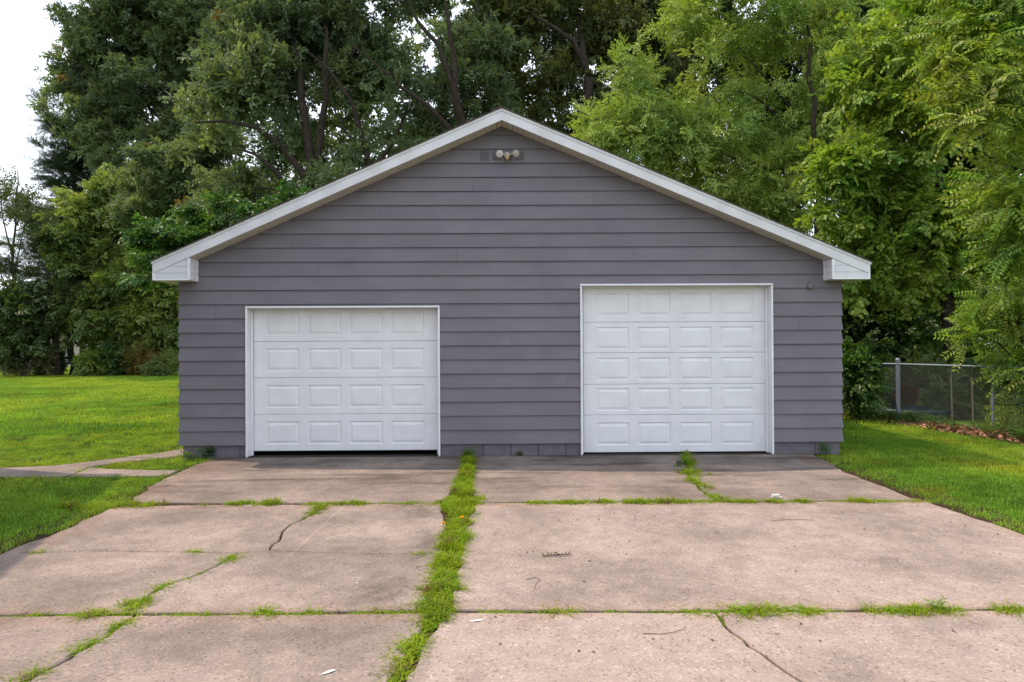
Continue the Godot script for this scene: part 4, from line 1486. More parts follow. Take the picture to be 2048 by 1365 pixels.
	# runs along joints and cracks: x0, z0, x1, z1, how many, spread, height
	for r in [
		[-4.5, 3.10, -3.3, 3.12, 190, 0.06, 0.9], [-3.3, 3.10, -2.95, 3.10, 22, 0.03, 0.6], [-2.80, 3.06, -2.32, 3.08, 100, 0.04, 0.9], [-2.05, 3.08, -1.45, 3.09, 90, 0.035, 0.7], [-1.4, 3.1, -1.0, 3.1, 20, 0.02, 0.5], [-1.0, 3.1, -0.6, 3.1, 90, 0.05, 0.9],
		[-0.4, 3.12, 1.0, 3.12, 240, 0.03, 0.7], [1.0, 3.12, 2.3, 3.13, 240, 0.035, 0.85], [2.3, 3.13, 4.3, 3.17, 330, 0.03, 0.7],
		[-1.86, 3.16, -1.86, 3.55, 70, 0.03, 0.75], [-1.86, 3.55, -1.95, 4.0, 36, 0.02, 0.5], [-1.9, 4.78, -2.06, 4.8, 8, 0.02, 0.4], [-2.42, 4.76, -2.50, 4.76, 12, 0.025, 0.6], [-3.65, 4.73, -3.75, 4.74, 8, 0.02, 0.5], [-2.09, 4.9, -2.12, 5.1, 40, 0.022, 0.6], [-2.18, 5.25, -2.3, 5.55, 26, 0.014, 0.4], [-2.31, 5.5, -2.34, 5.72, 36, 0.022, 0.55], [-0.6, 4.85, -0.72, 4.85, 10, 0.02, 0.5],
		[-3.1, 6.07, -2.55, 6.07, 40, 0.02, 0.45], [-2.55, 6.07, -2.28, 6.0, 60, 0.035, 0.8], [-2.3, 6.0, -2.36, 5.85, 30, 0.04, 0.8], [-2.2, 6.07, -1.55, 6.07, 50, 0.02, 0.5], [-1.5, 6.06, -1.15, 6.06, 55, 0.03, 0.75], [-1.1, 6.06, -0.75, 6.06, 18, 0.015, 0.45], [-0.8, 6.06, -0.5, 6.06, 55, 0.04, 0.8],
		[-0.30, 6.07, 0.2, 6.07, 24, 0.02, 0.45], [0.2, 6.08, 0.4, 6.08, 18, 0.02, 0.6], [0.6, 6.08, 1.1, 6.09, 16, 0.015, 0.45], [1.05, 6.10, 1.55, 6.10, 90, 0.035, 0.8], [1.6, 6.11, 2.05, 6.11, 80, 0.03, 0.75], [2.2, 6.11, 2.5, 6.12, 40, 0.03, 0.8], [2.5, 6.12, 2.75, 6.12, 30, 0.03, 0.7], [2.85, 6.12, 3.25, 6.13, 50, 0.03, 0.75], [3.3, 6.13, 4.4, 6.13, 120, 0.03, 0.7],
		[-2.24, 6.15, -2.25, 6.30, 14, 0.02, 0.6], [-2.25, 6.36, -2.28, 6.56, 30, 0.025, 0.6], [-2.33, 6.8, -2.36, 6.95, 22, 0.025, 0.6],
		[-0.44, 6.12, -0.46, 6.28, 22, 0.03, 0.6], [-0.50, 6.42, -0.50, 6.62, 55, 0.04, 0.85], [-0.55, 6.74, -0.58, 7.05, 60, 0.04, 0.85],
		[1.26, 6.15, 1.27, 6.26, 16, 0.02, 0.5], [1.28, 6.4, 1.33, 6.7, 14, 0.012, 0.35],
		[2.62, 0.12, 2.42, 1.1, 120, 0.035, 1.1], [2.40, 1.0, 2.25, 1.8, 90, 0.08, 0.9], [2.25, 1.8, 2.2, 3.0, 130, 0.06, 0.75], [2.05, 1.9, 2.3, 1.9, 24, 0.05, 0.8]]:
		for k in r[4]:
			var u := rng.randf()
			var cl: float = clump.get_noise_2d(lerpf(r[0], r[2], u), lerpf(r[1], r[3], u))
			if cl < -0.12 and rng.randf() < 0.75: continue
			put.call(lerpf(r[0], r[2], u) + rng.randfn(0, r[5] * (0.7 + cl)), lerpf(r[1], r[3], u) + rng.randfn(0, r[5]), rng.randf_range(0.7, 1.2), r[6] * (0.72 if r[1] > 5.95 else 0.9) * rng.randf_range(0.5, 1.2) * (0.85 + 0.8 * maxf(cl, -0.3)))
	tag(multi("joint_weeds", weed, mat.grass, xf, cols, self), "bright green grass and weeds growing out of the driveway joints", "weeds")
	# single broad-leaved weeds
	for w in [
		[-4.28, 0.10, 1.25, Color(0.04, 0.11, 0.02), "dark leafy weed against the garage footing, left of the left door"],
		[-0.52, 0.25, 1.1, Color(0.08, 0.17, 0.02), "leafy weed at the garage end of the central grass strip"],
		[0.21, 0.02, 0.55, Color(0.05, 0.13, 0.02), "tiny weed at the footing between the two doors"],
		[2.30, 0.95, 0.6, Color(0.03, 0.085, 0.045), "bluish green rosette weed before the right door"],
		[2.58, 0.22, 0.8, Color(0.20, 0.29, 0.02), "upright yellow green weed in the crack close to the right door"],
		[2.42, 0.85, 0.85, Color(0.17, 0.27, 0.02), "bushy yellow green weed midway in the crack before the right door"],
		[4.62, 0.12, 1.1, Color(0.06, 0.14, 0.02), "leafy weed against the footing at the right corner of garage"],
		[-4.52, 0.16, 0.9, Color(0.10, 0.20, 0.02), "pale green weed at the left corner footing of the garage"],
		[2.62, 6.10, 0.55, Color(0.16, 0.26, 0.02), "thin upright weed in the near right joint"]]:
		var o := thing("weed_plant", w[4], "weed", Vector3(w[0], -0.02, w[1]), rng.randf() * TAU, "broad-leaved weeds")
		var s: float = w[2]
		var one: Array[Transform3D] = []
		var cc := PackedColorArray()
		for k in 9:
			one.append(Transform3D(Basis(Vector3.UP, rng.randf() * TAU) * Basis().scaled(Vector3.ONE * s * rng.randf_range(0.35, 0.6)), Vector3(rng.randfn(0, 0.04), rng.randf_range(0, 0.05), rng.randfn(0, 0.05)) * s))
			cc.append(w[3] * rng.randf_range(1.1, 1.7))
		multi("leaves", sprays.herb, mat.leaf, one, cc, o)
	# low creepers along the foot of the fence
	xf = []
	cols = PackedColorArray()
	for k in 420:
		var u := rng.randf()
		var p := POST_A.lerp(Vector3(8.85, 0, -1.0), u) if k % 4 > 0 else POST_A.lerp(Vector3(6.9, 0, -5.9), u)
		if k % 4 > 0 and u > 0.12 and u < 0.80 and rng.randf() < 0.82: continue
		xf.append(Transform3D(Basis(Vector3.UP, rng.randf() * TAU) * Basis().scaled(Vector3.ONE * rng.randf_range(0.5, 1.05)), p + Vector3(rng.randfn(0.0, 0.25), 0.0, rng.randfn(0, 0.25))))
		cols.append(Color(0.05, 0.12, 0.02).lerp(Color(0.11, 0.19, 0.03), rng.randf()))
	tag(multi("ground_ivy", sprays.herb, mat.leaf, xf, cols, self), "low leafy creepers growing along the foot of the chain link fence", "ground cover")

# ------------------------------------------------------------------ trees and shrubs, in metres

func build_trees() -> void:
	grow("oak_tree", "broad dark oak at upper left whose crown meets the white sky", "tree", "big trees behind the garage", "oak",
		[Vector3(-21.4, 0, -36.0), Vector3(-21.5, 5.9, -36.0), Vector3(-21.8, 11.8, -36.0), Vector3(-22.0, 17.6, -36.0), Vector3(-22.0, 24.1, -36.0), Vector3(-22.0, 29.0, -36.0)], 0.3,
		[[0.16, Vector3(-21.8, 10.5, -36.0), Vector3(-23.9, 12.4, -36.0), Vector3(-26.2, 14.7, -36.0), Vector3(-27.8, 16.7, -36.0)],
		[0.14, Vector3(-21.9, 13.4, -36.0), Vector3(-19.1, 15.7, -36.0), Vector3(-17.5, 17.6, -36.0)],
		[0.14, Vector3(-21.9, 16.0, -36.0), Vector3(-24.9, 18.9, -36.0), Vector3(-26.8, 20.6, -36.0)],
		[0.12, Vector3(-22.0, 18.6, -36.0), Vector3(-19.1, 21.2, -36.0), Vector3(-17.8, 23.5, -36.0)]],
		[[Vector3(-25.4, 21.5, -36.0), Vector3(3.6, 3.4, 2.8)], [Vector3(-22.0, 22.8, -36.0), Vector3(4.9, 3.9, 3.5)], [Vector3(-26.5, 17.6, -36.0), Vector3(2.9, 2.8, 2.3)], [Vector3(-22.3, 17.9, -36.0), Vector3(4.6, 3.6, 3.3)], [Vector3(-18.8, 20.6, -36.0), Vector3(4.2, 3.9, 3.3)], [Vector3(-24.4, 14.7, -36.0), Vector3(4.1, 2.8, 2.7)], [Vector3(-20.1, 14.7, -36.0), Vector3(3.9, 2.6, 2.6)], [Vector3(-27.3, 19.3, -36.0), Vector3(2.1, 2.3, 1.8)], [Vector3(-22.9, 27.7, -36.0), Vector3(7.5, 3.6, 4.4)], [Vector3(-17.4, 26.1, -36.0), Vector3(3.9, 3.9, 3.1)]],
		{"tint": Color(0.13, 0.205, 0.115), "alt": Color(0.26, 0.335, 0.165), "dead": 0.005, "dens": 1.35, "per": 12, "rc": 0.75, "size": 1.15})
	grow("oak_tree", "tall oak with dark forking trunk rising behind the left roof slope", "tree", "big trees behind the garage", "oak",
		[Vector3(-7.1, 0, -17.0), Vector3(-6.8, 4.0, -15.6), Vector3(-6.8, 6.9, -15.4), Vector3(-7.0, 8.2, -15.4), Vector3(-7.2, 9.8, -15.4), Vector3(-7.5, 11.9, -15.8), Vector3(-8.1, 14.5, -17.0), Vector3(-8.3, 17.0, -17.0)], 0.34,
		[[0.2, Vector3(-6.9, 7.0, -15.4), Vector3(-7.3, 7.9, -15.3), Vector3(-8.0, 8.8, -15.1), Vector3(-8.8, 9.4, -15.0), Vector3(-10.0, 9.7, -15.2), Vector3(-11.3, 9.8, -15.7)],
		[0.15, Vector3(-7.4, 6.5, -15.5), Vector3(-8.1, 7.8, -15.0), Vector3(-8.8, 8.4, -14.8), Vector3(-9.5, 8.6, -14.8)],
		[0.18, Vector3(-6.8, 7.8, -15.4), Vector3(-6.4, 10.4, -15.2), Vector3(-6.4, 12.5, -15.4), Vector3(-7.0, 14.9, -17.0), Vector3(-6.8, 16.6, -17.0)],
		[0.12, Vector3(-6.5, 10.9, -15.4), Vector3(-5.9, 12.2, -16.0), Vector3(-5.3, 13.6, -17.0), Vector3(-4.5, 14.1, -17.0)],
		[0.14, Vector3(-7.7, 11.6, -17.0), Vector3(-8.6, 13.0, -17.0), Vector3(-9.3, 14.1, -17.0)],
		[0.12, Vector3(-7.5, 9.7, -17.0), Vector3(-8.2, 11.1, -17.0), Vector3(-8.7, 12.2, -17.0)]],
		[[Vector3(-8.6, 14.1, -17.0), Vector3(2.7, 1.8, 1.8)], [Vector3(-7.0, 14.5, -17.0), Vector3(2.3, 2.1, 1.8)], [Vector3(-5.8, 13.3, -17.0), Vector3(1.9, 1.8, 1.5)], [Vector3(-9.0, 11.7, -17.0), Vector3(2.1, 1.4, 1.4)], [Vector3(-10.3, 10.6, -17.0), Vector3(1.8, 1.2, 1.2)], [Vector3(-6.1, 11.3, -17.0), Vector3(1.5, 1.2, 1.1)], [Vector3(-4.8, 12.8, -17.0), Vector3(1.6, 1.3, 1.2)], [Vector3(-10.7, 8.3, -16.0), Vector3(1.7, 1.2, 1.2)], [Vector3(-7.4, 16.8, -17.0), Vector3(4.8, 2.1, 2.8)], [Vector3(-8.3, 9.4, -16.0), Vector3(1.2, 0.8, 0.8)], [Vector3(-9.2, 11.6, -15.5), Vector3(1.5, 1.2, 1.1)], [Vector3(-11.5, 7.6, -18.0), Vector3(1.5, 0.8, 0.9)], [Vector3(-10.1, 8.0, -19.0), Vector3(1.2, 0.7, 0.7)], [Vector3(-9.2, 9.1, -19.0), Vector3(1.2, 0.9, 0.8)], [Vector3(-7.2, 9.7, -19.0), Vector3(1.2, 1.0, 0.8)]],
		{"tint": Color(0.13, 0.205, 0.115), "alt": Color(0.26, 0.335, 0.165), "dead": 0.005, "dens": 1.45, "per": 12, "rc": 0.7})
	grow("oak_tree", "leaning oak with long thin limbs against bright sky gaps", "tree", "big trees behind the garage", "oak",
		[Vector3(-4.6, 0, -15.0), Vector3(-4.6, 4.7, -15.0), Vector3(-4.7, 7.2, -15.0), Vector3(-4.9, 8.4, -15.0), Vector3(-5.4, 10.3, -15.0), Vector3(-6.2, 11.4, -15.0), Vector3(-7.1, 12.2, -15.0)], 0.2,
		[[0.1, Vector3(-4.7, 7.9, -15.0), Vector3(-3.9, 8.9, -15.0), Vector3(-3.2, 10.4, -15.0), Vector3(-2.8, 11.8, -15.0)],
		[0.09, Vector3(-4.8, 8.4, -15.0), Vector3(-5.7, 9.3, -15.0), Vector3(-6.4, 10.9, -15.0)],
		[0.07, Vector3(-4.7, 7.2, -15.0), Vector3(-5.1, 8.1, -15.0), Vector3(-5.7, 7.7, -15.0)]],
		[[Vector3(-5.5, 8.8, -15.0), Vector3(1.3, 1.2, 1.0)], [Vector3(-3.7, 8.6, -15.0), Vector3(1.4, 1.1, 1.0)], [Vector3(-4.4, 9.8, -15.0), Vector3(1.4, 1.0, 1.0)], [Vector3(-5.7, 7.3, -15.0), Vector3(1.1, 0.7, 0.7)], [Vector3(-3.7, 7.0, -15.0), Vector3(1.1, 0.6, 0.7)], [Vector3(-6.4, 9.5, -15.0), Vector3(0.9, 0.9, 0.7)]],
		{"tint": Color(0.13, 0.205, 0.115), "alt": Color(0.26, 0.335, 0.165), "dead": 0.005, "dens": 1.2, "per": 9, "rc": 0.6, "thin": 0.0})
	grow("oak_tree", "thin oak far behind, filling the sky between the limbs over the left roof", "tree", "big trees behind the garage", "oak",
		[Vector3(-8.4, 0, -27.0), Vector3(-8.3, 6.6, -27.0), Vector3(-8.1, 10.6, -27.0), Vector3(-7.9, 14.5, -27.0), Vector3(-7.8, 18.2, -27.0)], 0.2,
		[[0.1, Vector3(-8.1, 9.8, -27.0), Vector3(-10.2, 11.9, -27.0), Vector3(-11.7, 12.9, -27.0)],
		[0.1, Vector3(-8.0, 11.9, -27.0), Vector3(-5.7, 13.7, -27.0), Vector3(-4.1, 15.0, -27.0)]],
		[[Vector3(-10.2, 11.1, -27.0), Vector3(2.4, 1.8, 1.7)], [Vector3(-8.1, 12.9, -27.0), Vector3(2.4, 2.1, 1.8)], [Vector3(-5.5, 11.1, -27.0), Vector3(2.4, 1.6, 1.6)], [Vector3(-3.9, 12.9, -27.0), Vector3(2.1, 1.6, 1.5)], [Vector3(-6.5, 9.8, -27.0), Vector3(2.4, 1.0, 1.4)], [Vector3(-11.7, 9.3, -27.0), Vector3(1.8, 1.0, 1.2)], [Vector3(-13.8, 8.8, -27.0), Vector3(1.6, 1.0, 1.0)], [Vector3(-1.8, 11.9, -27.0), Vector3(1.6, 1.3, 1.2)], [Vector3(-7.5, 16.4, -27.0), Vector3(3.1, 2.1, 2.1)], [Vector3(-4.1, 16.9, -27.0), Vector3(2.4, 2.1, 1.8)], [Vector3(-1.2, 18.2, -27.0), Vector3(1.6, 2.1, 1.5)], [Vector3(-4.8, 17.1, -27.0), Vector3(1.2, 1.0, 0.9)], [Vector3(-6.0, 17.9, -27.0), Vector3(1.3, 1.0, 0.9)]],
		{"tint": Color(0.13, 0.205, 0.115), "alt": Color(0.26, 0.335, 0.165), "dead": 0.005, "dens": 0.75, "per": 8, "rc": 0.9, "size": 1.2, "thin": -0.05})
	grow("oak_tree", "oak with twin stems in a V just left of the roof peak", "tree", "big trees behind the garage", "oak",
		[Vector3(-1.4, 0, -16.0), Vector3(-1.4, 6.4, -14.8), Vector3(-1.5, 9.5, -14.6), Vector3(-1.8, 10.8, -14.4), Vector3(-2.3, 12.2, -14.6), Vector3(-3.1, 13.3, -15.2), Vector3(-3.8, 15.0, -16.0)], 0.22,
		[[0.17, Vector3(-1.4, 9.3, -14.6), Vector3(-1.7, 10.7, -14.3), Vector3(-1.8, 12.1, -14.5), Vector3(-2.1, 14.0, -15.2), Vector3(-2.3, 16.1, -16.0)],
		[0.13, Vector3(-1.8, 9.1, -14.6), Vector3(-2.6, 9.9, -14.3), Vector3(-3.6, 10.6, -14.3), Vector3(-4.7, 11.7, -14.7), Vector3(-5.5, 12.5, -15.2)],
		[0.1, Vector3(-2.5, 10.2, -16.0), Vector3(-3.5, 10.8, -16.0), Vector3(-4.2, 11.8, -16.0)],
		[0.09, Vector3(-1.9, 12.2, -16.0), Vector3(-1.2, 13.3, -16.0), Vector3(-0.9, 14.4, -16.0)]],
		[[Vector3(-3.8, 13.3, -16.0), Vector3(1.9, 1.4, 1.3)], [Vector3(-2.1, 13.4, -16.0), Vector3(1.8, 1.7, 1.4)], [Vector3(-2.9, 11.4, -16.0), Vector3(1.9, 1.2, 1.3)], [Vector3(-0.9, 12.0, -16.0), Vector3(1.2, 1.6, 1.1)], [Vector3(-4.2, 10.9, -16.0), Vector3(1.3, 0.9, 0.9)], [Vector3(-0.9, 10.4, -16.0), Vector3(1.0, 0.8, 0.7)], [Vector3(-2.5, 15.8, -16.0), Vector3(3.7, 1.9, 2.3)], [Vector3(-2.4, 9.6, -16.0), Vector3(1.1, 0.7, 0.7)]],
		{"tint": Color(0.13, 0.205, 0.115), "alt": Color(0.26, 0.335, 0.165), "dead": 0.005, "dens": 1.25, "per": 11, "rc": 0.65, "thin": -0.05})
	grow("oak_tree", "dense oak with browning leaf tips right behind the roof peak", "tree", "big trees behind the garage", "oak",
		[Vector3(3.6, 0, -18.0), Vector3(3.4, 7.1, -16.5), Vector3(3.2, 11.3, -16.2), Vector3(3.0, 12.8, -16.5), Vector3(3.0, 14.8, -18.0), Vector3(2.8, 17.0, -18.0)], 0.3,
		[[0.16, Vector3(3.2, 11.7, -16.2), Vector3(2.6, 12.9, -16.0), Vector3(1.9, 13.4, -16.0), Vector3(1.2, 14.0, -16.4), Vector3(0.7, 14.9, -17.0)],
		[0.15, Vector3(3.5, 11.8, -18.0), Vector3(4.5, 13.6, -18.0), Vector3(5.3, 15.0, -18.0)],
		[0.14, Vector3(3.5, 10.6, -18.0), Vector3(4.8, 11.6, -18.0), Vector3(5.9, 12.4, -18.0)],
		[0.1, Vector3(3.5, 9.8, -18.0), Vector3(2.2, 10.8, -18.0), Vector3(1.1, 11.4, -18.0)]],
		[[Vector3(1.4, 14.2, -18.0), Vector3(2.3, 2.0, 1.7)], [Vector3(3.9, 14.3, -18.0), Vector3(2.5, 2.1, 1.8)], [Vector3(0.9, 12.0, -18.0), Vector3(1.9, 1.7, 1.4)], [Vector3(3.1, 11.6, -18.0), Vector3(2.2, 1.7, 1.6)], [Vector3(5.5, 13.1, -18.0), Vector3(2.0, 2.1, 1.6)], [Vector3(0.3, 10.7, -18.0), Vector3(1.3, 1.1, 1.0)], [Vector3(2.2, 9.9, -18.0), Vector3(1.9, 1.1, 1.2)], [Vector3(6.3, 14.7, -18.0), Vector3(1.6, 1.7, 1.3)], [Vector3(2.9, 17.2, -18.0), Vector3(5.2, 2.2, 2.9)], [Vector3(4.5, 9.6, -18.0), Vector3(1.6, 1.1, 1.1)], [Vector3(6.7, 11.8, -18.0), Vector3(1.6, 1.8, 1.4)], [Vector3(4.1, 8.7, -18.0), Vector3(1.2, 0.7, 0.8)], [Vector3(5.4, 8.8, -18.0), Vector3(1.2, 0.8, 0.8)], [Vector3(0.1, 14.8, -18.0), Vector3(1.4, 1.4, 1.1)], [Vector3(1.4, 9.2, -18.0), Vector3(1.2, 0.6, 0.7)], [Vector3(4.3, 12.6, -19.5), Vector3(1.2, 0.9, 0.8)]],
		{"tint": Color(0.13, 0.18, 0.08), "alt": Color(0.25, 0.28, 0.10), "dead": 0.015, "dens": 1.5, "per": 11, "rc": 0.7})
	grow("elm_tree", "feathery light green tree with slim trunk behind the right roof slope", "tree", "", "small",
		[Vector3(9.5, 0, -11.0), Vector3(8.9, 4.5, -9.7), Vector3(8.8, 6.3, -9.5), Vector3(8.7, 7.9, -9.5), Vector3(8.9, 9.9, -10.2), Vector3(9.3, 11.7, -11.0)], 0.13,
		[[0.06, Vector3(9.4, 7.0, -11.0), Vector3(8.6, 8.2, -11.0), Vector3(7.7, 9.0, -11.0), Vector3(6.7, 9.4, -11.0)],
		[0.06, Vector3(9.4, 7.8, -11.0), Vector3(8.2, 9.3, -11.0), Vector3(7.1, 10.6, -11.0)],
		[0.05, Vector3(9.4, 6.0, -11.0), Vector3(8.3, 6.7, -11.0), Vector3(7.0, 7.2, -11.0), Vector3(5.8, 7.6, -11.0)],
		[0.05, Vector3(9.4, 8.5, -11.0), Vector3(10.5, 9.7, -11.0), Vector3(10.8, 10.8, -11.0)],
		[0.05, Vector3(9.3, 9.6, -11.0), Vector3(8.4, 11.1, -11.0), Vector3(8.1, 12.6, -11.0)],
		[0.035, Vector3(9.5, 7.5, -11.0), Vector3(9.7, 8.7, -11.0), Vector3(9.9, 9.6, -11.0)]],
		[[Vector3(4.4, 9.0, -11.0), Vector3(1.3, 1.0, 0.9)], [Vector3(6.2, 10.1, -11.0), Vector3(1.6, 1.3, 1.1)], [Vector3(5.2, 11.2, -11.0), Vector3(1.2, 1.0, 0.9)], [Vector3(7.1, 11.5, -11.0), Vector3(1.6, 1.3, 1.1)], [Vector3(8.3, 9.7, -11.0), Vector3(1.7, 1.4, 1.2)], [Vector3(6.6, 8.3, -11.0), Vector3(1.9, 1.3, 1.3)], [Vector3(4.6, 7.8, -11.0), Vector3(1.5, 0.9, 1.0)], [Vector3(8.8, 7.8, -11.0), Vector3(1.5, 1.1, 1.1)], [Vector3(7.7, 6.3, -11.0), Vector3(1.8, 0.8, 1.1)], [Vector3(10.3, 9.1, -11.0), Vector3(1.1, 1.2, 0.9)], [Vector3(6.2, 6.8, -11.0), Vector3(1.6, 0.7, 0.9)], [Vector3(10.2, 10.8, -11.0), Vector3(1.1, 1.1, 0.9)], [Vector3(8.2, 13.1, -11.0), Vector3(3.0, 1.5, 1.8)], [Vector3(3.6, 10.1, -11.0), Vector3(0.6, 0.6, 0.5)], [Vector3(3.3, 8.4, -11.0), Vector3(0.7, 0.5, 0.5)], [Vector3(8.8, 5.3, -11.0), Vector3(0.8, 0.5, 0.5)], [Vector3(10.9, 9.4, -11.0), Vector3(1.1, 1.2, 0.9)], [Vector3(11.6, 10.9, -11.0), Vector3(1.1, 1.2, 0.9)], [Vector3(10.8, 7.6, -11.0), Vector3(0.8, 0.9, 0.7)], [Vector3(3.6, 7.5, -11.0), Vector3(0.9, 0.5, 0.6)], [Vector3(3.0, 7.9, -11.0), Vector3(0.6, 0.5, 0.5)]],
		{"tint": Color(0.27, 0.42, 0.085), "alt": Color(0.45, 0.56, 0.13), "droop": 0.5, "dens": 2.5, "per": 9, "rc": 0.45, "size": 0.85, "thin": -0.15})
	grow("maple_tree", "broad-leaved bright green maple filling the right side above the fence", "tree", "", "broad",
		[Vector3(10.4, 0, -6.0), Vector3(10.3, 3.1, -6.0), Vector3(10.2, 4.6, -6.0), Vector3(10.0, 6.1, -6.0), Vector3(9.9, 7.8, -6.0), Vector3(9.8, 9.3, -6.0)], 0.16,
		[[0.07, Vector3(10.2, 4.2, -6.0), Vector3(9.4, 4.9, -6.0), Vector3(8.7, 5.6, -6.0), Vector3(8.1, 6.1, -6.0)],
		[0.07, Vector3(10.2, 4.6, -6.0), Vector3(10.9, 5.5, -6.0), Vector3(11.4, 6.3, -6.0)],
		[0.07, Vector3(10.3, 3.5, -6.0), Vector3(9.4, 4.0, -6.0), Vector3(8.7, 4.2, -6.0), Vector3(8.1, 4.3, -6.0)],
		[0.05, Vector3(10.1, 5.7, -6.0), Vector3(9.2, 6.8, -6.0), Vector3(8.7, 7.6, -6.0)],
		[0.05, Vector3(9.9, 6.8, -6.0), Vector3(10.4, 7.8, -6.0), Vector3(10.7, 8.8, -6.0)]],
		[[Vector3(8.6, 5.6, -6.0), Vector3(1.1, 0.7, 0.7)], [Vector3(9.8, 5.8, -6.0), Vector3(1.2, 0.9, 0.8)], [Vector3(8.1, 4.5, -6.0), Vector3(0.7, 0.6, 0.5)], [Vector3(9.3, 4.6, -6.0), Vector3(1.2, 0.7, 0.8)], [Vector3(10.3, 4.5, -6.0), Vector3(1.1, 0.9, 0.8)], [Vector3(8.9, 3.7, -6.0), Vector3(0.9, 0.5, 0.6)], [Vector3(10.0, 3.4, -6.0), Vector3(1.0, 0.6, 0.6)], [Vector3(8.6, 6.7, -6.0), Vector3(1.0, 0.7, 0.7)], [Vector3(9.7, 7.1, -6.0), Vector3(1.1, 0.9, 0.8)], [Vector3(10.9, 5.8, -6.0), Vector3(1.0, 1.0, 0.8)], [Vector3(8.7, 8.0, -6.0), Vector3(1.0, 0.9, 0.7)], [Vector3(9.8, 8.6, -6.0), Vector3(1.0, 0.9, 0.7)], [Vector3(11.3, 4.0, -6.0), Vector3(0.9, 0.9, 0.7)], [Vector3(9.6, 10.3, -6.0), Vector3(1.7, 1.2, 1.2)], [Vector3(8.3, 9.1, -6.0), Vector3(0.7, 0.8, 0.6)], [Vector3(8.0, 5.6, -6.0), Vector3(0.7, 0.6, 0.5)], [Vector3(7.9, 3.3, -6.0), Vector3(0.5, 0.6, 0.4)], [Vector3(10.7, 7.5, -6.0), Vector3(0.7, 0.8, 0.6)]],
		{"tint": Color(0.17, 0.33, 0.045), "alt": Color(0.36, 0.47, 0.075), "droop": 0.35, "dens": 2.9, "per": 15, "rc": 0.46, "size": 0.78, "thin": -0.16})
	grow("walnut_tree", "yellow green walnut with drooping feather leaves at upper right edge", "tree", "", "pinnate",
		[Vector3(9.6, 0, -1.2), Vector3(9.5, 3.5, -1.2), Vector3(9.4, 5.2, -1.2), Vector3(9.2, 6.6, -1.2), Vector3(8.9, 7.9, -1.2)], 0.16,
		[[0.07, Vector3(9.5, 4.4, -1.2), Vector3(8.8, 5.2, -1.2), Vector3(8.2, 5.8, -1.2), Vector3(7.6, 6.0, -1.2)],
		[0.06, Vector3(9.4, 5.2, -1.2), Vector3(8.7, 6.3, -1.2), Vector3(8.0, 6.9, -1.2), Vector3(7.6, 7.2, -1.2)],
		[0.06, Vector3(9.5, 4.0, -1.2), Vector3(8.9, 4.3, -1.2), Vector3(8.3, 4.5, -1.2), Vector3(7.9, 4.7, -1.2)],
		[0.05, Vector3(9.2, 6.3, -1.2), Vector3(8.6, 7.2, -1.2), Vector3(8.1, 7.9, -1.2)]],
		[[Vector3(8.0, 6.6, -1.2), Vector3(0.8, 0.7, 0.6)], [Vector3(8.5, 5.6, -1.2), Vector3(0.9, 0.8, 0.7)], [Vector3(7.5, 5.9, -1.2), Vector3(0.4, 0.5, 0.4)], [Vector3(7.9, 5.1, -1.2), Vector3(0.7, 0.6, 0.5)], [Vector3(8.6, 4.4, -1.2), Vector3(0.7, 0.7, 0.6)], [Vector3(7.4, 7.0, -1.2), Vector3(0.6, 0.4, 0.4)], [Vector3(8.7, 3.3, -1.2), Vector3(0.5, 0.6, 0.5)], [Vector3(8.3, 7.8, -1.2), Vector3(1.3, 0.7, 0.8)], [Vector3(9.0, 6.3, -1.2), Vector3(0.7, 1.0, 0.7)]],
		{"tint": Color(0.26, 0.45, 0.06), "alt": Color(0.50, 0.60, 0.075), "droop": 0.3, "dens": 2.3, "per": 12, "rc": 0.34, "size": 1.0, "thin": -0.22})
	grow("walnut_sapling", "bushy yellow green sapling spilling over the fence at right edge", "tree", "", "pinnate",
		[Vector3(9.5, 0, -2.2), Vector3(9.3, 1.1, -2.2), Vector3(9.2, 1.8, -2.2), Vector3(9.0, 2.5, -2.2)], 0.05,
		[[0.025, Vector3(9.3, 1.1, -2.2), Vector3(8.8, 1.6, -2.2), Vector3(8.3, 1.8, -2.2)],
		[0.025, Vector3(9.4, 0.9, -2.2), Vector3(8.8, 0.9, -2.2), Vector3(8.4, 0.9, -2.2)],
		[0.02, Vector3(9.2, 1.7, -2.2), Vector3(8.8, 2.2, -2.2), Vector3(8.5, 2.5, -2.2)],
		[0.02, Vector3(9.4, 0.6, -2.2), Vector3(9.1, 0.5, -2.2), Vector3(8.7, 0.5, -2.2)]],
		[[Vector3(8.9, 2.1, -2.2), Vector3(0.5, 0.3, 0.3)], [Vector3(9.1, 2.4, -2.2), Vector3(0.6, 0.5, 0.4)], [Vector3(9.4, 1.2, -2.2), Vector3(0.4, 0.5, 0.4)], [Vector3(8.4, 1.8, -2.2), Vector3(0.3, 0.2, 0.2)], [Vector3(9.4, 0.4, -2.2), Vector3(0.3, 0.4, 0.3)], [Vector3(8.2, 2.5, -2.2), Vector3(0.4, 0.2, 0.2)], [Vector3(9.4, 1.8, -2.2), Vector3(0.5, 0.7, 0.5)]],
		{"tint": Color(0.26, 0.45, 0.06), "alt": Color(0.50, 0.60, 0.075), "droop": 0.3, "dens": 4.2, "per": 9, "rc": 0.24, "size": 0.8, "thin": -0.25})
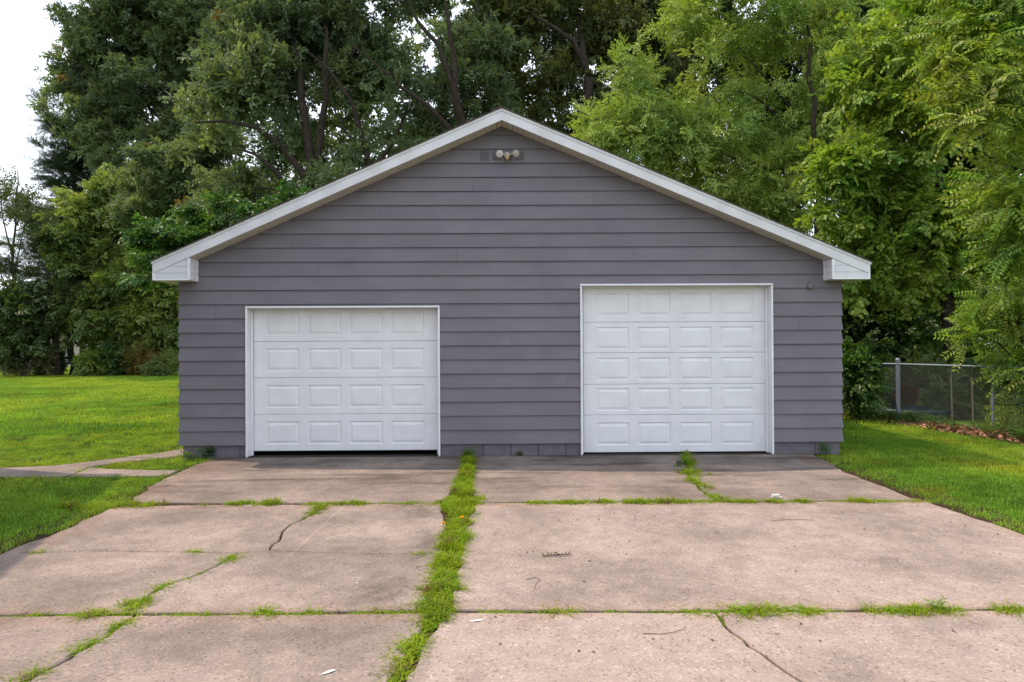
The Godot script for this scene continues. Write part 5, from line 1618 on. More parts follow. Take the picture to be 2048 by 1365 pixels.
	grow("hemlock_tree", "dark hemlock filling the gap between oak limbs and layered sprays", "tree", "", "oak",
		[Vector3(-14.3, 0, -25.0), Vector3(-14.3, 4.9, -25.0), Vector3(-14.4, 8.9, -25.0), Vector3(-14.4, 11.3, -25.0)], 0.14,
		[],
		[[Vector3(-14.6, 10.6, -25.0), Vector3(2.1, 1.1, 1.3)], [Vector3(-13.1, 9.7, -25.0), Vector3(1.7, 0.9, 1.0)], [Vector3(-16.1, 9.2, -25.0), Vector3(1.9, 1.1, 1.2)], [Vector3(-17.5, 8.6, -25.0), Vector3(1.7, 1.1, 1.1)], [Vector3(-15.1, 8.1, -25.0), Vector3(1.9, 1.0, 1.1)], [Vector3(-11.6, 9.1, -25.0), Vector3(1.5, 0.7, 0.9)], [Vector3(-14.3, 12.1, -25.0), Vector3(1.5, 1.0, 1.0)], [Vector3(-16.8, 10.6, -25.0), Vector3(1.7, 1.0, 1.1)]],
		{"tint": Color(0.13, 0.205, 0.115), "alt": Color(0.26, 0.335, 0.165), "dead": 0.005, "dens": 1.9, "per": 12, "rc": 0.6, "flat": 0.5, "thin": -0.3})
	grow("maple_tree", "distant tree low on the horizon at the left edge", "tree", "distant trees past the lawn", "oak",
		[Vector3(-49.1, 0, -58.0), Vector3(-49.1, 4.2, -58.0)], 0.2,
		[],
		[[Vector3(-49.1, 3.8, -58.0), Vector3(2.4, 2.2, 1.8)], [Vector3(-48.4, 1.9, -58.0), Vector3(2.4, 1.7, 1.6)], [Vector3(-50.0, 5.2, -58.0), Vector3(1.7, 1.7, 1.3)]],
		{"tint": Color(0.10, 0.15, 0.08), "alt": Color(0.14, 0.19, 0.10), "dens": 0.7, "per": 11, "rc": 1.1, "size": 2.0, "thin": -0.4})
	grow("maple_tree", "distant tree behind the pine trunks, further left", "tree", "distant trees past the lawn", "oak",
		[Vector3(-46.6, 0, -60.0), Vector3(-46.6, 4.3, -60.0)], 0.2,
		[],
		[[Vector3(-46.6, 3.8, -60.0), Vector3(2.5, 2.2, 1.9)], [Vector3(-45.9, 1.8, -60.0), Vector3(2.5, 1.7, 1.7)], [Vector3(-47.6, 5.3, -60.0), Vector3(1.7, 1.7, 1.4)]],
		{"tint": Color(0.10, 0.15, 0.08), "alt": Color(0.14, 0.19, 0.10), "dens": 0.7, "per": 11, "rc": 1.1, "size": 2.0, "thin": -0.4})
	grow("maple_tree", "distant tree framed between the two pine trunks", "tree", "distant trees past the lawn", "oak",
		[Vector3(-44.2, 0, -62.0), Vector3(-44.2, 4.3, -62.0)], 0.2,
		[],
		[[Vector3(-44.2, 3.9, -62.0), Vector3(2.5, 2.3, 1.9)], [Vector3(-43.4, 1.8, -62.0), Vector3(2.5, 1.8, 1.7)], [Vector3(-45.2, 5.4, -62.0), Vector3(1.8, 1.8, 1.4)]],
		{"tint": Color(0.10, 0.15, 0.08), "alt": Color(0.14, 0.19, 0.10), "dens": 0.7, "per": 11, "rc": 1.1, "size": 2.0, "thin": -0.4})
	grow("maple_tree", "distant tree behind the yellow green maple", "tree", "distant trees past the lawn", "oak",
		[Vector3(-37.9, 0, -58.0), Vector3(-37.9, 4.2, -58.0)], 0.2,
		[],
		[[Vector3(-37.9, 3.7, -58.0), Vector3(2.4, 2.2, 1.8)], [Vector3(-37.2, 1.8, -58.0), Vector3(2.4, 1.7, 1.6)], [Vector3(-38.9, 5.1, -58.0), Vector3(1.7, 1.7, 1.3)]],
		{"tint": Color(0.10, 0.15, 0.08), "alt": Color(0.14, 0.19, 0.10), "dens": 0.7, "per": 11, "rc": 1.1, "size": 2.0, "thin": -0.4})
	grow("maple_tree", "distant tree behind the oak trunks", "tree", "distant trees past the lawn", "oak",
		[Vector3(-35.4, 0, -60.0), Vector3(-35.4, 4.2, -60.0)], 0.2,
		[],
		[[Vector3(-35.4, 3.8, -60.0), Vector3(2.5, 2.2, 1.9)], [Vector3(-34.6, 1.8, -60.0), Vector3(2.5, 1.7, 1.7)], [Vector3(-36.4, 5.2, -60.0), Vector3(1.7, 1.7, 1.4)]],
		{"tint": Color(0.10, 0.15, 0.08), "alt": Color(0.14, 0.19, 0.10), "dens": 0.7, "per": 11, "rc": 1.1, "size": 2.0, "thin": -0.4})
	grow("maple_tree", "distant tree beside the garage corner", "tree", "distant trees past the lawn", "oak",
		[Vector3(-32.6, 0, -62.0), Vector3(-32.6, 4.3, -62.0)], 0.2,
		[],
		[[Vector3(-32.6, 3.8, -62.0), Vector3(2.5, 2.3, 1.9)], [Vector3(-31.9, 1.8, -62.0), Vector3(2.5, 1.8, 1.7)], [Vector3(-33.6, 5.3, -62.0), Vector3(1.8, 1.8, 1.4)]],
		{"tint": Color(0.10, 0.15, 0.08), "alt": Color(0.14, 0.19, 0.10), "dens": 0.7, "per": 11, "rc": 1.1, "size": 2.0, "thin": -0.4})
	grow("dogwood_tree", "low tree of layered bright green sprays above left roof corner", "tree", "", "broad",
		[Vector3(-8.8, 0, -13.0), Vector3(-8.9, 3.1, -13.0), Vector3(-9.0, 4.8, -13.0), Vector3(-9.1, 5.9, -13.0)], 0.1,
		[[0.05, Vector3(-8.9, 4.4, -13.0), Vector3(-10.0, 4.9, -13.0), Vector3(-11.1, 5.3, -13.0)],
		[0.05, Vector3(-9.0, 5.1, -13.0), Vector3(-8.0, 5.8, -13.0), Vector3(-7.2, 6.3, -13.0)],
		[0.05, Vector3(-8.9, 3.8, -13.0), Vector3(-10.0, 4.1, -13.0), Vector3(-10.9, 4.1, -13.0)]],
		[[Vector3(-8.1, 5.9, -13.0), Vector3(1.1, 0.4, 0.6)], [Vector3(-9.2, 5.2, -13.0), Vector3(1.4, 0.4, 0.7)], [Vector3(-10.4, 4.7, -13.0), Vector3(1.2, 0.5, 0.7)], [Vector3(-11.5, 5.2, -13.0), Vector3(1.0, 0.5, 0.6)], [Vector3(-7.3, 6.4, -13.0), Vector3(0.7, 0.3, 0.4)], [Vector3(-10.9, 3.8, -13.0), Vector3(1.0, 0.7, 0.7)], [Vector3(-9.5, 6.1, -13.0), Vector3(0.9, 0.3, 0.5)], [Vector3(-9.6, 4.0, -13.0), Vector3(1.0, 0.4, 0.6)], [Vector3(-8.0, 5.2, -13.0), Vector3(0.8, 0.3, 0.5)]],
		{"tint": Color(0.054, 0.143, 0.036), "alt": Color(0.112, 0.217, 0.045), "flat": 0.8, "dens": 3.0, "per": 11, "rc": 0.5, "size": 0.85, "thin": -0.2})
	grow("maple_tree", "yellowish green maple left of the garage above the shrubs", "tree", "", "broad",
		[Vector3(-21.5, 0, -31.0), Vector3(-21.6, 3.2, -31.0), Vector3(-21.8, 6.1, -31.0), Vector3(-21.9, 8.9, -31.0)], 0.2,
		[[0.1, Vector3(-21.7, 4.0, -31.0), Vector3(-23.7, 6.1, -31.0), Vector3(-24.8, 7.2, -31.0)],
		[0.1, Vector3(-21.7, 5.5, -31.0), Vector3(-20.2, 7.2, -31.0), Vector3(-19.4, 8.1, -31.0)],
		[0.08, Vector3(-21.6, 3.2, -31.0), Vector3(-19.9, 3.7, -31.0), Vector3(-19.4, 4.3, -31.0)]],
		[[Vector3(-23.4, 7.8, -31.0), Vector3(2.2, 1.7, 1.6)], [Vector3(-24.4, 5.6, -31.0), Vector3(1.7, 1.7, 1.4)], [Vector3(-21.6, 8.8, -31.0), Vector3(1.9, 1.6, 1.4)], [Vector3(-21.4, 5.6, -31.0), Vector3(2.3, 2.0, 1.7)], [Vector3(-19.6, 4.2, -31.0), Vector3(1.5, 2.0, 1.4)], [Vector3(-22.8, 3.5, -31.0), Vector3(2.2, 1.3, 1.4)], [Vector3(-20.7, 2.3, -31.0), Vector3(1.7, 1.0, 1.1)], [Vector3(-23.9, 9.4, -31.0), Vector3(1.2, 1.3, 1.0)], [Vector3(-24.8, 3.2, -31.0), Vector3(1.0, 1.0, 0.8)], [Vector3(-19.9, 6.6, -31.0), Vector3(1.5, 1.5, 1.2)], [Vector3(-19.2, 3.1, -31.0), Vector3(1.0, 1.5, 1.0)], [Vector3(-21.9, 1.7, -31.0), Vector3(1.5, 0.7, 0.9)], [Vector3(-23.4, 10.1, -31.0), Vector3(1.5, 1.2, 1.0)], [Vector3(-19.6, 8.9, -31.0), Vector3(1.5, 1.2, 1.0)]],
		{"tint": Color(0.17, 0.27, 0.08), "alt": Color(0.38, 0.46, 0.12), "dead": 0.01, "dens": 2.3, "per": 12, "rc": 0.6, "size": 1.1, "thin": -0.3})
	grow("pine_tree", "dark pine with level sprays reaching into the sky at far left", "tree", "", "needle",
		[Vector3(-29.1, 0, -39.0), Vector3(-29.3, 6.2, -39.0), Vector3(-29.6, 12.4, -39.0), Vector3(-29.9, 16.9, -39.0), Vector3(-30.3, 19.7, -39.0)], 0.22,
		[[0.06, Vector3(-29.6, 12.4, -39.0), Vector3(-31.0, 14.2, -39.0), Vector3(-32.7, 15.6, -39.0)],
		[0.06, Vector3(-29.8, 15.2, -39.0), Vector3(-31.0, 17.3, -39.0), Vector3(-32.2, 18.7, -39.0)],
		[0.06, Vector3(-29.5, 11.1, -39.0), Vector3(-31.3, 11.1, -39.0), Vector3(-32.5, 11.8, -39.0)],
		[0.06, Vector3(-29.4, 9.0, -39.0), Vector3(-31.0, 9.7, -39.0), Vector3(-32.0, 10.0, -39.0)]],
		[[Vector3(-31.1, 15.4, -39.0), Vector3(0.9, 0.3, 0.5)], [Vector3(-31.3, 18.6, -39.0), Vector3(0.6, 0.3, 0.3)], [Vector3(-30.4, 14.0, -39.0), Vector3(1.2, 0.6, 0.7)], [Vector3(-30.4, 12.1, -39.0), Vector3(1.6, 0.7, 0.9)], [Vector3(-30.8, 10.2, -39.0), Vector3(1.5, 0.7, 0.9)], [Vector3(-29.6, 10.9, -39.0), Vector3(1.9, 1.4, 1.3)], [Vector3(-30.5, 8.3, -39.0), Vector3(2.1, 0.9, 1.2)], [Vector3(-29.6, 16.9, -39.0), Vector3(1.6, 0.9, 1.0)], [Vector3(-29.9, 13.5, -39.0), Vector3(1.7, 1.2, 1.2)], [Vector3(-28.9, 14.9, -39.0), Vector3(2.1, 1.4, 1.4)], [Vector3(-30.0, 6.8, -39.0), Vector3(2.1, 0.7, 1.1)]],
		{"tint": Color(0.033, 0.072, 0.036), "alt": Color(0.060, 0.105, 0.045), "flat": 0.7, "dens": 1.7, "per": 16, "rc": 0.6, "size": 1.25, "thin": -0.3, "droop": 0.0})
	grow("pine_tree", "slim pine with bare dark trunk, left of two on the far lawn edge", "tree", "pines on the far lawn edge", "needle",
		[Vector3(-25.2, 0, -30.0), Vector3(-25.5, 3.1, -30.0), Vector3(-25.7, 5.4, -30.0), Vector3(-26.0, 7.9, -30.0), Vector3(-26.4, 9.4, -30.0)], 0.2,
		[[0.06, Vector3(-25.5, 3.1, -30.0), Vector3(-26.2, 3.9, -30.0), Vector3(-26.7, 4.1, -30.0)],
		[0.06, Vector3(-25.6, 4.6, -30.0), Vector3(-24.8, 4.7, -30.0)],
		[0.05, Vector3(-25.8, 6.5, -30.0), Vector3(-26.7, 7.1, -30.0)]],
		[[Vector3(-25.3, 4.6, -30.0), Vector3(1.4, 0.3, 0.7)], [Vector3(-26.7, 7.7, -30.0), Vector3(1.4, 0.6, 0.8)], [Vector3(-27.0, 6.0, -30.0), Vector3(1.4, 0.6, 0.8)], [Vector3(-25.9, 8.8, -30.0), Vector3(1.1, 0.6, 0.7)], [Vector3(-24.8, 4.3, -30.0), Vector3(0.7, 0.2, 0.4)]],
		{"tint": Color(0.045, 0.090, 0.039), "alt": Color(0.090, 0.128, 0.045), "flat": 0.7, "dens": 1.6, "per": 14, "rc": 0.6, "size": 1.2, "thin": -0.3, "droop": 0.0})
	grow("pine_tree", "slim pine with bare dark trunk and low side limb, right of two", "tree", "pines on the far lawn edge", "needle",
		[Vector3(-24.9, 0, -31.0), Vector3(-25.1, 2.6, -31.0), Vector3(-25.3, 4.3, -31.0), Vector3(-25.6, 6.1, -31.0), Vector3(-25.7, 7.8, -31.0)], 0.2,
		[[0.1, Vector3(-25.0, 2.0, -31.0), Vector3(-24.6, 1.7, -31.0), Vector3(-24.2, 1.5, -31.0)],
		[0.05, Vector3(-25.4, 4.9, -31.0), Vector3(-24.8, 5.5, -31.0)]],
		[[Vector3(-25.5, 6.7, -31.0), Vector3(1.2, 0.5, 0.7)], [Vector3(-25.1, 5.5, -31.0), Vector3(1.2, 0.5, 0.7)], [Vector3(-26.0, 7.8, -31.0), Vector3(1.2, 0.6, 0.7)], [Vector3(-24.8, 4.3, -31.0), Vector3(0.9, 0.4, 0.5)]],
		{"tint": Color(0.045, 0.090, 0.039), "alt": Color(0.075, 0.120, 0.045), "flat": 0.7, "dens": 1.6, "per": 14, "rc": 0.6, "size": 1.2, "thin": -0.3, "droop": 0.0})
	grow("birch_tree", "thin airy tree with pale leaves at the left picture edge", "tree", "", "small",
		[Vector3(-29.1, 0, -32.0), Vector3(-29.1, 4.4, -32.0), Vector3(-29.1, 6.8, -32.0), Vector3(-28.9, 9.4, -32.0), Vector3(-28.8, 12.1, -32.0)], 0.12,
		[[0.06, Vector3(-29.1, 5.6, -32.0), Vector3(-28.7, 7.4, -32.0), Vector3(-28.3, 9.7, -32.0)],
		[0.06, Vector3(-29.1, 6.8, -32.0), Vector3(-29.6, 8.9, -32.0), Vector3(-29.8, 10.9, -32.0)],
		[0.05, Vector3(-28.9, 8.8, -32.0), Vector3(-28.1, 10.6, -32.0)]],
		[[Vector3(-29.5, 12.1, -32.0), Vector3(1.2, 1.2, 1.0)], [Vector3(-28.5, 10.8, -32.0), Vector3(1.4, 1.3, 1.1)], [Vector3(-29.5, 9.2, -32.0), Vector3(1.3, 1.5, 1.1)], [Vector3(-28.1, 8.7, -32.0), Vector3(1.2, 1.1, 0.9)], [Vector3(-29.4, 6.8, -32.0), Vector3(1.0, 1.2, 0.9)], [Vector3(-28.1, 5.6, -32.0), Vector3(1.2, 1.2, 1.0)], [Vector3(-30.7, 10.3, -32.0), Vector3(1.5, 2.7, 1.7)]],
		{"tint": Color(0.090, 0.135, 0.042), "alt": Color(0.150, 0.195, 0.053), "dens": 0.95, "per": 8, "rc": 0.7, "size": 1.5, "thin": 0.0})
	grow("maple_tree", "small dark green maple under the pines at the left edge", "tree", "", "broad",
		[Vector3(-26.4, 0, -29.0), Vector3(-26.3, 1.7, -29.0), Vector3(-26.2, 3.7, -29.0)], 0.1,
		[],
		[[Vector3(-26.4, 3.5, -29.0), Vector3(1.2, 0.8, 0.8)], [Vector3(-25.8, 2.3, -29.0), Vector3(1.1, 0.9, 0.8)], [Vector3(-27.2, 2.0, -29.0), Vector3(1.2, 1.1, 0.9)], [Vector3(-26.9, 4.2, -29.0), Vector3(1.1, 0.7, 0.7)], [Vector3(-27.6, 3.1, -29.0), Vector3(1.0, 1.1, 0.8)]],
		{"tint": Color(0.07, 0.12, 0.04), "alt": Color(0.11, 0.17, 0.05), "dens": 1.8, "per": 11, "rc": 0.6, "size": 1.15, "thin": -0.3})
	grow("oak_tree", "dark oak trunk behind the shrubs, nearest the yellow green maple", "tree", "oaks behind the left shrubs", "oak",
		[Vector3(-22.1, 0, -32.0), Vector3(-22.2, 4.4, -32.0), Vector3(-22.3, 10.3, -32.0)], 0.2,
		[],
		[[Vector3(-22.4, 5.6, -32.0), Vector3(1.5, 1.5, 1.2)], [Vector3(-21.8, 7.3, -32.0), Vector3(1.8, 1.8, 1.4)], [Vector3(-21.2, 9.7, -32.0), Vector3(2.1, 2.1, 1.7)]],
		{"tint": Color(0.13, 0.205, 0.115), "alt": Color(0.26, 0.335, 0.165), "dead": 0.005, "dens": 1.2, "per": 11, "rc": 0.8, "size": 1.3})
	grow("oak_tree", "thick dark oak trunk between shrubs and garage", "tree", "oaks behind the left shrubs", "oak",
		[Vector3(-21.0, 0, -33.0), Vector3(-21.0, 4.4, -33.0), Vector3(-21.1, 10.5, -33.0)], 0.32,
		[],
		[[Vector3(-21.3, 5.7, -33.0), Vector3(1.5, 1.5, 1.2)], [Vector3(-20.6, 7.5, -33.0), Vector3(1.8, 1.8, 1.5)], [Vector3(-20.0, 9.9, -33.0), Vector3(2.1, 2.1, 1.7)]],
		{"tint": Color(0.13, 0.205, 0.115), "alt": Color(0.26, 0.335, 0.165), "dead": 0.005, "dens": 1.2, "per": 11, "rc": 0.8, "size": 1.3})
	grow("oak_tree", "thin dark oak trunk close beside the garage corner", "tree", "oaks behind the left shrubs", "oak",
		[Vector3(-20.6, 0, -34.0), Vector3(-20.6, 4.5, -34.0), Vector3(-20.8, 10.7, -34.0)], 0.2,
		[],
		[[Vector3(-20.9, 5.8, -34.0), Vector3(1.6, 1.6, 1.2)], [Vector3(-20.3, 7.6, -34.0), Vector3(1.9, 1.9, 1.5)], [Vector3(-19.6, 10.1, -34.0), Vector3(2.2, 2.2, 1.7)]],
		{"tint": Color(0.13, 0.205, 0.115), "alt": Color(0.26, 0.335, 0.165), "dead": 0.005, "dens": 1.2, "per": 11, "rc": 0.8, "size": 1.3})
	grow("shrub", "greyish shrub with dull purple leaves at the left edge", "shrub", "shrubs at the far lawn edge", "small",
		[Vector3(-28.1, 0, -30.5)], 0.03,
		[],
		[[Vector3(-28.1, 1.0, -30.5), Vector3(0.8, 0.7, 0.6)]],
		{"tint": Color(0.07, 0.06, 0.045) * 2.0, "alt": Color(0.11, 0.09, 0.07) * 2.0, "dens": 7.0, "per": 10, "rc": 0.4, "size": 0.95, "thin": -0.5, "clear": 0.0})
	grow("shrub", "pale straw coloured shrub beside the greyish one", "shrub", "shrubs at the far lawn edge", "small",
		[Vector3(-26.7, 0, -29.5)], 0.03,
		[],
		[[Vector3(-26.7, 0.9, -29.5), Vector3(0.7, 0.6, 0.5)]],
		{"tint": Color(0.10, 0.11, 0.05) * 2.0, "alt": Color(0.15, 0.15, 0.07) * 2.0, "dens": 7.0, "per": 10, "rc": 0.4, "size": 0.95, "thin": -0.5, "clear": 0.0})
	grow("shrub", "dark green shrub left of the pine trunks", "shrub", "shrubs at the far lawn edge", "broad",
		[Vector3(-26.2, 0, -30.5)], 0.03,
		[],
		[[Vector3(-26.2, 1.0, -30.5), Vector3(0.6, 0.8, 0.6)]],
		{"tint": Color(0.022, 0.05, 0.02) * 2.0, "alt": Color(0.04, 0.07, 0.025) * 2.0, "dens": 7.0, "per": 10, "rc": 0.4, "size": 0.95, "thin": -0.5, "clear": 0.0})
	grow("shrub", "bright yellow green shrub right of the pine trunks", "shrub", "shrubs at the far lawn edge", "broad",
		[Vector3(-22.6, 0, -29.0)], 0.03,
		[],
		[[Vector3(-22.6, 0.8, -29.0), Vector3(0.6, 0.6, 0.5)]],
		{"tint": Color(0.08, 0.13, 0.025) * 2.0, "alt": Color(0.15, 0.19, 0.035) * 2.0, "dens": 7.0, "per": 10, "rc": 0.4, "size": 0.95, "thin": -0.5, "clear": 0.0})
	grow("shrub", "dark green shrub next to the bright yellow green one", "shrub", "shrubs at the far lawn edge", "broad",
		[Vector3(-21.8, 0, -29.5)], 0.03,
		[],
		[[Vector3(-21.8, 0.8, -29.5), Vector3(0.7, 0.6, 0.5)]],
		{"tint": Color(0.035, 0.075, 0.022) * 2.0, "alt": Color(0.06, 0.11, 0.028) * 2.0, "dens": 7.0, "per": 10, "rc": 0.4, "size": 0.95, "thin": -0.5, "clear": 0.0})
	grow("shrub", "shrub with yellowing brown leaves before the oak trunks", "shrub", "shrubs at the far lawn edge", "small",
		[Vector3(-20.4, 0, -30.0)], 0.03,
		[],
		[[Vector3(-20.4, 0.7, -30.0), Vector3(0.9, 0.5, 0.6)]],
		{"tint": Color(0.09, 0.075, 0.025) * 2.0, "alt": Color(0.17, 0.13, 0.03) * 2.0, "dens": 7.0, "per": 10, "rc": 0.4, "size": 0.95, "thin": -0.5, "clear": 0.0})
	grow("shrub", "low green shrub touching the garage corner in view", "shrub", "shrubs at the far lawn edge", "small",
		[Vector3(-18.5, 0, -29.0)], 0.03,
		[],
		[[Vector3(-18.5, 0.6, -29.0), Vector3(0.6, 0.4, 0.4)]],
		{"tint": Color(0.06, 0.10, 0.022) * 2.0, "alt": Color(0.11, 0.14, 0.03) * 2.0, "dens": 7.0, "per": 10, "rc": 0.4, "size": 0.95, "thin": -0.5, "clear": 0.0})
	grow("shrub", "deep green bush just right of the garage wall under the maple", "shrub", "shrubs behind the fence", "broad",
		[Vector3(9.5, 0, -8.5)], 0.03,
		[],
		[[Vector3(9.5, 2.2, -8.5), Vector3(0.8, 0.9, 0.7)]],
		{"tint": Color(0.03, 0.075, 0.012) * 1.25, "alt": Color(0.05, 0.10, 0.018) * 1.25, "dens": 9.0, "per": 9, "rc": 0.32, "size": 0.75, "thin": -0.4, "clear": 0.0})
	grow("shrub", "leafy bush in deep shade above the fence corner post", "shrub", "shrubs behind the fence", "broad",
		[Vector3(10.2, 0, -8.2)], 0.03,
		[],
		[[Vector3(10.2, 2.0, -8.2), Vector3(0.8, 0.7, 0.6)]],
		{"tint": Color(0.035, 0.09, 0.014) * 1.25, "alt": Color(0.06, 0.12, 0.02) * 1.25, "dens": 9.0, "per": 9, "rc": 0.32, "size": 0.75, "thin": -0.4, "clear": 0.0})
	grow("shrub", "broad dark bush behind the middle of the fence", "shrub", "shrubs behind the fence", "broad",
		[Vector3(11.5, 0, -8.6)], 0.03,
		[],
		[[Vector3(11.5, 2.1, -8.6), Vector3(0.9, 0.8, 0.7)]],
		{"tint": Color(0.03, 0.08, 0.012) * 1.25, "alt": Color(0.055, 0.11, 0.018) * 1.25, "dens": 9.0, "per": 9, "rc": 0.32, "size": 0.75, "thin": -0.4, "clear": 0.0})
	grow("shrub", "waist high bush between garage wall and fence end", "shrub", "shrubs behind the fence", "broad",
		[Vector3(8.8, 0, -7.4)], 0.03,
		[],
		[[Vector3(8.8, 0.9, -7.4), Vector3(0.5, 0.6, 0.4)]],
		{"tint": Color(0.04, 0.10, 0.018) * 1.25, "alt": Color(0.07, 0.13, 0.025) * 1.25, "dens": 9.0, "per": 9, "rc": 0.32, "size": 0.75, "thin": -0.4, "clear": 0.0})
	grow("shrub", "knee high leafy plants left of the fence corner post", "shrub", "shrubs behind the fence", "broad",
		[Vector3(8.5, 0, -6.6)], 0.03,
		[],
		[[Vector3(8.5, 0.3, -6.6), Vector3(0.5, 0.4, 0.4)]],
		{"tint": Color(0.06, 0.13, 0.02) * 1.25, "alt": Color(0.10, 0.17, 0.03) * 1.25, "dens": 9.0, "per": 9, "rc": 0.32, "size": 0.75, "thin": -0.4, "clear": 0.0})
	grow("shrub", "light green bush leaning on the fence rail right of the post", "shrub", "shrubs behind the fence", "broad",
		[Vector3(9.7, 0, -5.9)], 0.03,
		[],
		[[Vector3(9.7, 0.8, -5.9), Vector3(0.7, 0.3, 0.4)]],
		{"tint": Color(0.06, 0.12, 0.02) * 1.25, "alt": Color(0.11, 0.16, 0.03) * 1.25, "dens": 9.0, "per": 9, "rc": 0.32, "size": 0.75, "thin": -0.4, "clear": 0.0})
	grow("shrub", "green bush pressing through the wire right of the stakes", "shrub", "shrubs behind the fence", "broad",
		[Vector3(10.1, 0, -5.2)], 0.03,
		[],
		[[Vector3(10.1, 0.5, -5.2), Vector3(0.5, 0.4, 0.3)]],
		{"tint": Color(0.06, 0.12, 0.02) * 1.25, "alt": Color(0.10, 0.16, 0.03) * 1.25, "dens": 9.0, "per": 9, "rc": 0.32, "size": 0.75, "thin": -0.4, "clear": 0.0})
	grow("shrub", "leafy bush crowding the garage side and hiding the fence end", "shrub", "shrubs behind the fence", "broad",
		[Vector3(7.3, 0, -4.3)], 0.03,
		[],
		[[Vector3(7.2, 0.7, -4.3), Vector3(0.3, 0.5, 0.3)], [Vector3(7.3, 1.1, -4.3), Vector3(0.2, 0.3, 0.2)], [Vector3(7.1, 0.3, -4.3), Vector3(0.2, 0.2, 0.2)]],
		{"tint": Color(0.06, 0.14, 0.025), "alt": Color(0.13, 0.22, 0.04), "dens": 10.0, "per": 8, "rc": 0.24, "size": 0.65, "thin": -0.5, "clear": 0.0})
	grow("shrub", "tall dark bush closing the gap beneath the maple crown", "shrub", "shrubs behind the fence", "broad",
		[Vector3(12.5, 0, -10.0)], 0.03,
		[],
		[[Vector3(12.6, 1.3, -10.0), Vector3(1.1, 0.6, 0.7)], [Vector3(11.7, 1.1, -10.0), Vector3(0.9, 0.6, 0.6)], [Vector3(13.7, 1.4, -10.0), Vector3(1.0, 0.7, 0.7)], [Vector3(10.2, 3.4, -10.0), Vector3(0.7, 0.9, 0.6)]],
		{"tint": Color(0.035, 0.085, 0.02), "alt": Color(0.06, 0.12, 0.028), "dens": 4.0, "per": 10, "rc": 0.4, "size": 0.9, "thin": -0.5, "clear": 0.0})
	grow("ash_tree", "dark tree deep behind the feathery light tree", "tree", "trees deeper in the wood", "oak",
		[Vector3(8.5, 0, -19.0), Vector3(8.5, 5.5, -19.0), Vector3(8.3, 10.7, -19.0), Vector3(8.4, 14.8, -19.0)], 0.2,
		[],
		[[Vector3(8.5, 7.2, -19.0), Vector3(2.3, 1.9, 1.7)], [Vector3(9.0, 10.1, -19.0), Vector3(2.5, 2.1, 1.8)], [Vector3(7.9, 12.8, -19.0), Vector3(2.3, 2.1, 1.7)], [Vector3(9.2, 15.3, -19.0), Vector3(2.3, 2.1, 1.7)], [Vector3(8.5, 4.3, -19.0), Vector3(2.3, 1.7, 1.6)], [Vector3(8.7, 2.0, -19.0), Vector3(2.3, 1.2, 1.4)], [Vector3(7.3, 3.6, -19.0), Vector3(1.4, 1.2, 1.1)]],
		{"tint": Color(0.05, 0.09, 0.03), "alt": Color(0.09, 0.14, 0.042), "dens": 1.5, "per": 10, "rc": 0.65, "size": 1.1})
	grow("ash_tree", "dark tree seen through gaps around the slim trunk", "tree", "trees deeper in the wood", "oak",
		[Vector3(11.8, 0, -18.0), Vector3(11.8, 5.4, -18.0), Vector3(11.7, 10.4, -18.0), Vector3(11.7, 14.4, -18.0)], 0.2,
		[],
		[[Vector3(11.8, 7.0, -18.0), Vector3(2.2, 1.8, 1.6)], [Vector3(12.3, 9.8, -18.0), Vector3(2.4, 2.0, 1.8)], [Vector3(11.3, 12.4, -18.0), Vector3(2.2, 2.0, 1.7)], [Vector3(12.5, 14.8, -18.0), Vector3(2.2, 2.0, 1.7)], [Vector3(11.8, 4.2, -18.0), Vector3(2.2, 1.6, 1.5)], [Vector3(12.0, 1.9, -18.0), Vector3(2.2, 1.2, 1.4)], [Vector3(10.6, 3.6, -18.0), Vector3(1.4, 1.2, 1.0)]],
		{"tint": Color(0.05, 0.09, 0.03), "alt": Color(0.09, 0.14, 0.042), "dens": 1.5, "per": 10, "rc": 0.65, "size": 1.1})
	grow("ash_tree", "dark tree directly behind the bright maple", "tree", "trees deeper in the wood", "oak",
		[Vector3(13.4, 0, -15.0), Vector3(13.5, 5.0, -15.0), Vector3(13.3, 9.4, -15.0), Vector3(13.3, 13.0, -15.0)], 0.2,
		[],
		[[Vector3(13.5, 6.4, -15.0), Vector3(2.0, 1.6, 1.4)], [Vector3(13.9, 8.9, -15.0), Vector3(2.1, 1.8, 1.6)], [Vector3(13.0, 11.2, -15.0), Vector3(2.0, 1.8, 1.5)], [Vector3(14.1, 13.4, -15.0), Vector3(2.0, 1.8, 1.5)], [Vector3(13.5, 3.9, -15.0), Vector3(2.0, 1.4, 1.4)], [Vector3(13.6, 1.9, -15.0), Vector3(2.0, 1.1, 1.2)], [Vector3(12.4, 3.3, -15.0), Vector3(1.2, 1.1, 0.9)]],
		{"tint": Color(0.05, 0.09, 0.03), "alt": Color(0.09, 0.14, 0.042), "dens": 1.5, "per": 10, "rc": 0.65, "size": 1.1})
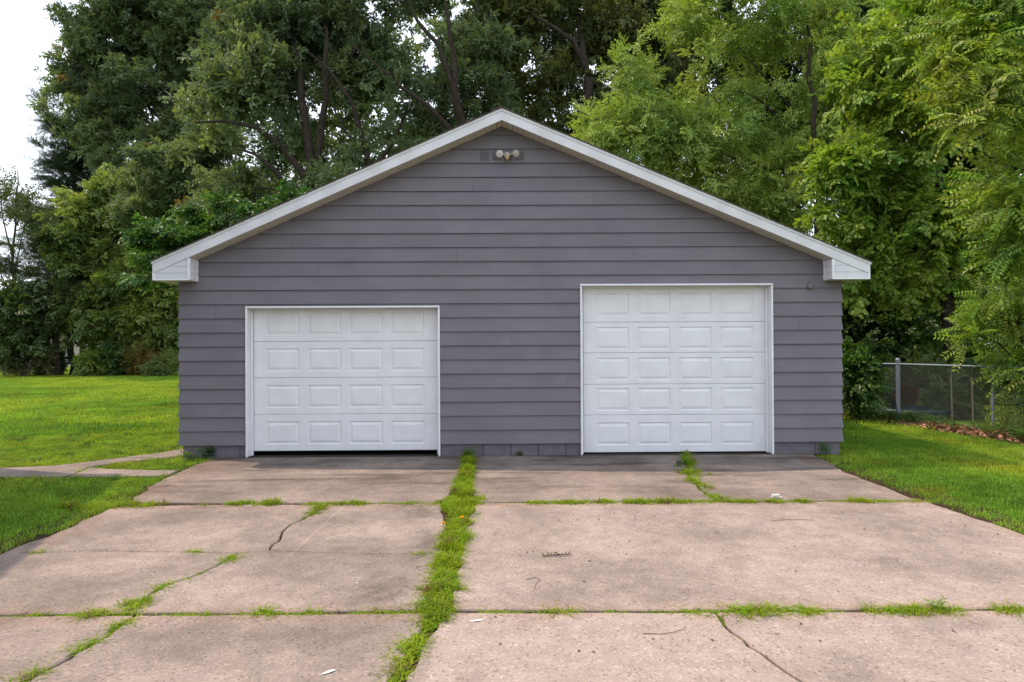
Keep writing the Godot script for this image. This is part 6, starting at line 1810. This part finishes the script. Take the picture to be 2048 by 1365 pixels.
	grow("ash_tree", "dark tree behind the maple near the right edge", "tree", "trees deeper in the wood", "oak",
		[Vector3(15.2, 0, -13.0), Vector3(15.2, 4.7, -13.0), Vector3(15.1, 8.8, -13.0), Vector3(15.1, 12.1, -13.0)], 0.2,
		[],
		[[Vector3(15.2, 6.0, -13.0), Vector3(1.8, 1.5, 1.3)], [Vector3(15.6, 8.3, -13.0), Vector3(2.0, 1.6, 1.4)], [Vector3(14.8, 10.5, -13.0), Vector3(1.8, 1.6, 1.4)], [Vector3(15.8, 12.5, -13.0), Vector3(1.8, 1.6, 1.4)], [Vector3(15.2, 3.7, -13.0), Vector3(1.8, 1.3, 1.2)], [Vector3(15.4, 1.9, -13.0), Vector3(1.8, 1.0, 1.1)], [Vector3(14.2, 3.2, -13.0), Vector3(1.1, 1.0, 0.9)]],
		{"tint": Color(0.05, 0.09, 0.03), "alt": Color(0.09, 0.14, 0.042), "dens": 1.5, "per": 10, "rc": 0.65, "size": 1.1})
	grow("ash_tree", "dark tree beyond the walnut at the right edge", "tree", "trees deeper in the wood", "oak",
		[Vector3(16.0, 0, -10.0), Vector3(16.0, 4.3, -10.0), Vector3(15.9, 7.9, -10.0), Vector3(15.9, 10.8, -10.0)], 0.2,
		[],
		[[Vector3(16.1, 5.4, -10.0), Vector3(1.6, 1.3, 1.1)], [Vector3(16.4, 7.5, -10.0), Vector3(1.7, 1.4, 1.3)], [Vector3(15.7, 9.3, -10.0), Vector3(1.6, 1.4, 1.2)], [Vector3(16.5, 11.1, -10.0), Vector3(1.6, 1.4, 1.2)], [Vector3(16.0, 3.4, -10.0), Vector3(1.6, 1.1, 1.1)], [Vector3(16.2, 1.8, -10.0), Vector3(1.6, 0.9, 1.0)], [Vector3(15.2, 3.0, -10.0), Vector3(1.0, 0.9, 0.7)]],
		{"tint": Color(0.05, 0.09, 0.03), "alt": Color(0.09, 0.14, 0.042), "dens": 1.5, "per": 10, "rc": 0.65, "size": 1.1})
	# pale cottage glimpsed between the trunks
	var co := thing("cottage", "pale beige cottage glimpsed between the trunks beyond the lawn", "house", Vector3(-34.5, -0.04, -50.0))
	part("wall", box_mesh(Vector3(-5.0, 0, -3), Vector3(5.0, 2.7, 0)), plain(0.42, 0.38, 0.32, 0.9), co)
	for s: float in [-1.0, 1.0]:
		part("roof", plate_mesh(PackedVector2Array([Vector2(-1.5, 4.0), Vector2(-1.5 + s * 1.9, 2.55), Vector2(-1.5 + s * 1.9, 2.65), Vector2(-1.5, 4.1)]), 5.3, -5.3, 0.0, Transform3D(Basis(Vector3.UP, -PI / 2), Vector3.ZERO)), plain(0.12, 0.11, 0.11, 0.9), co)
	for k in 3:
		part("window", box_mesh(Vector3(-3.6 + k * 2.9, 1.0, -0.02), Vector3(-2.5 + k * 2.9, 2.1, 0.03)), plain(0.03, 0.035, 0.04, 0.1), co)
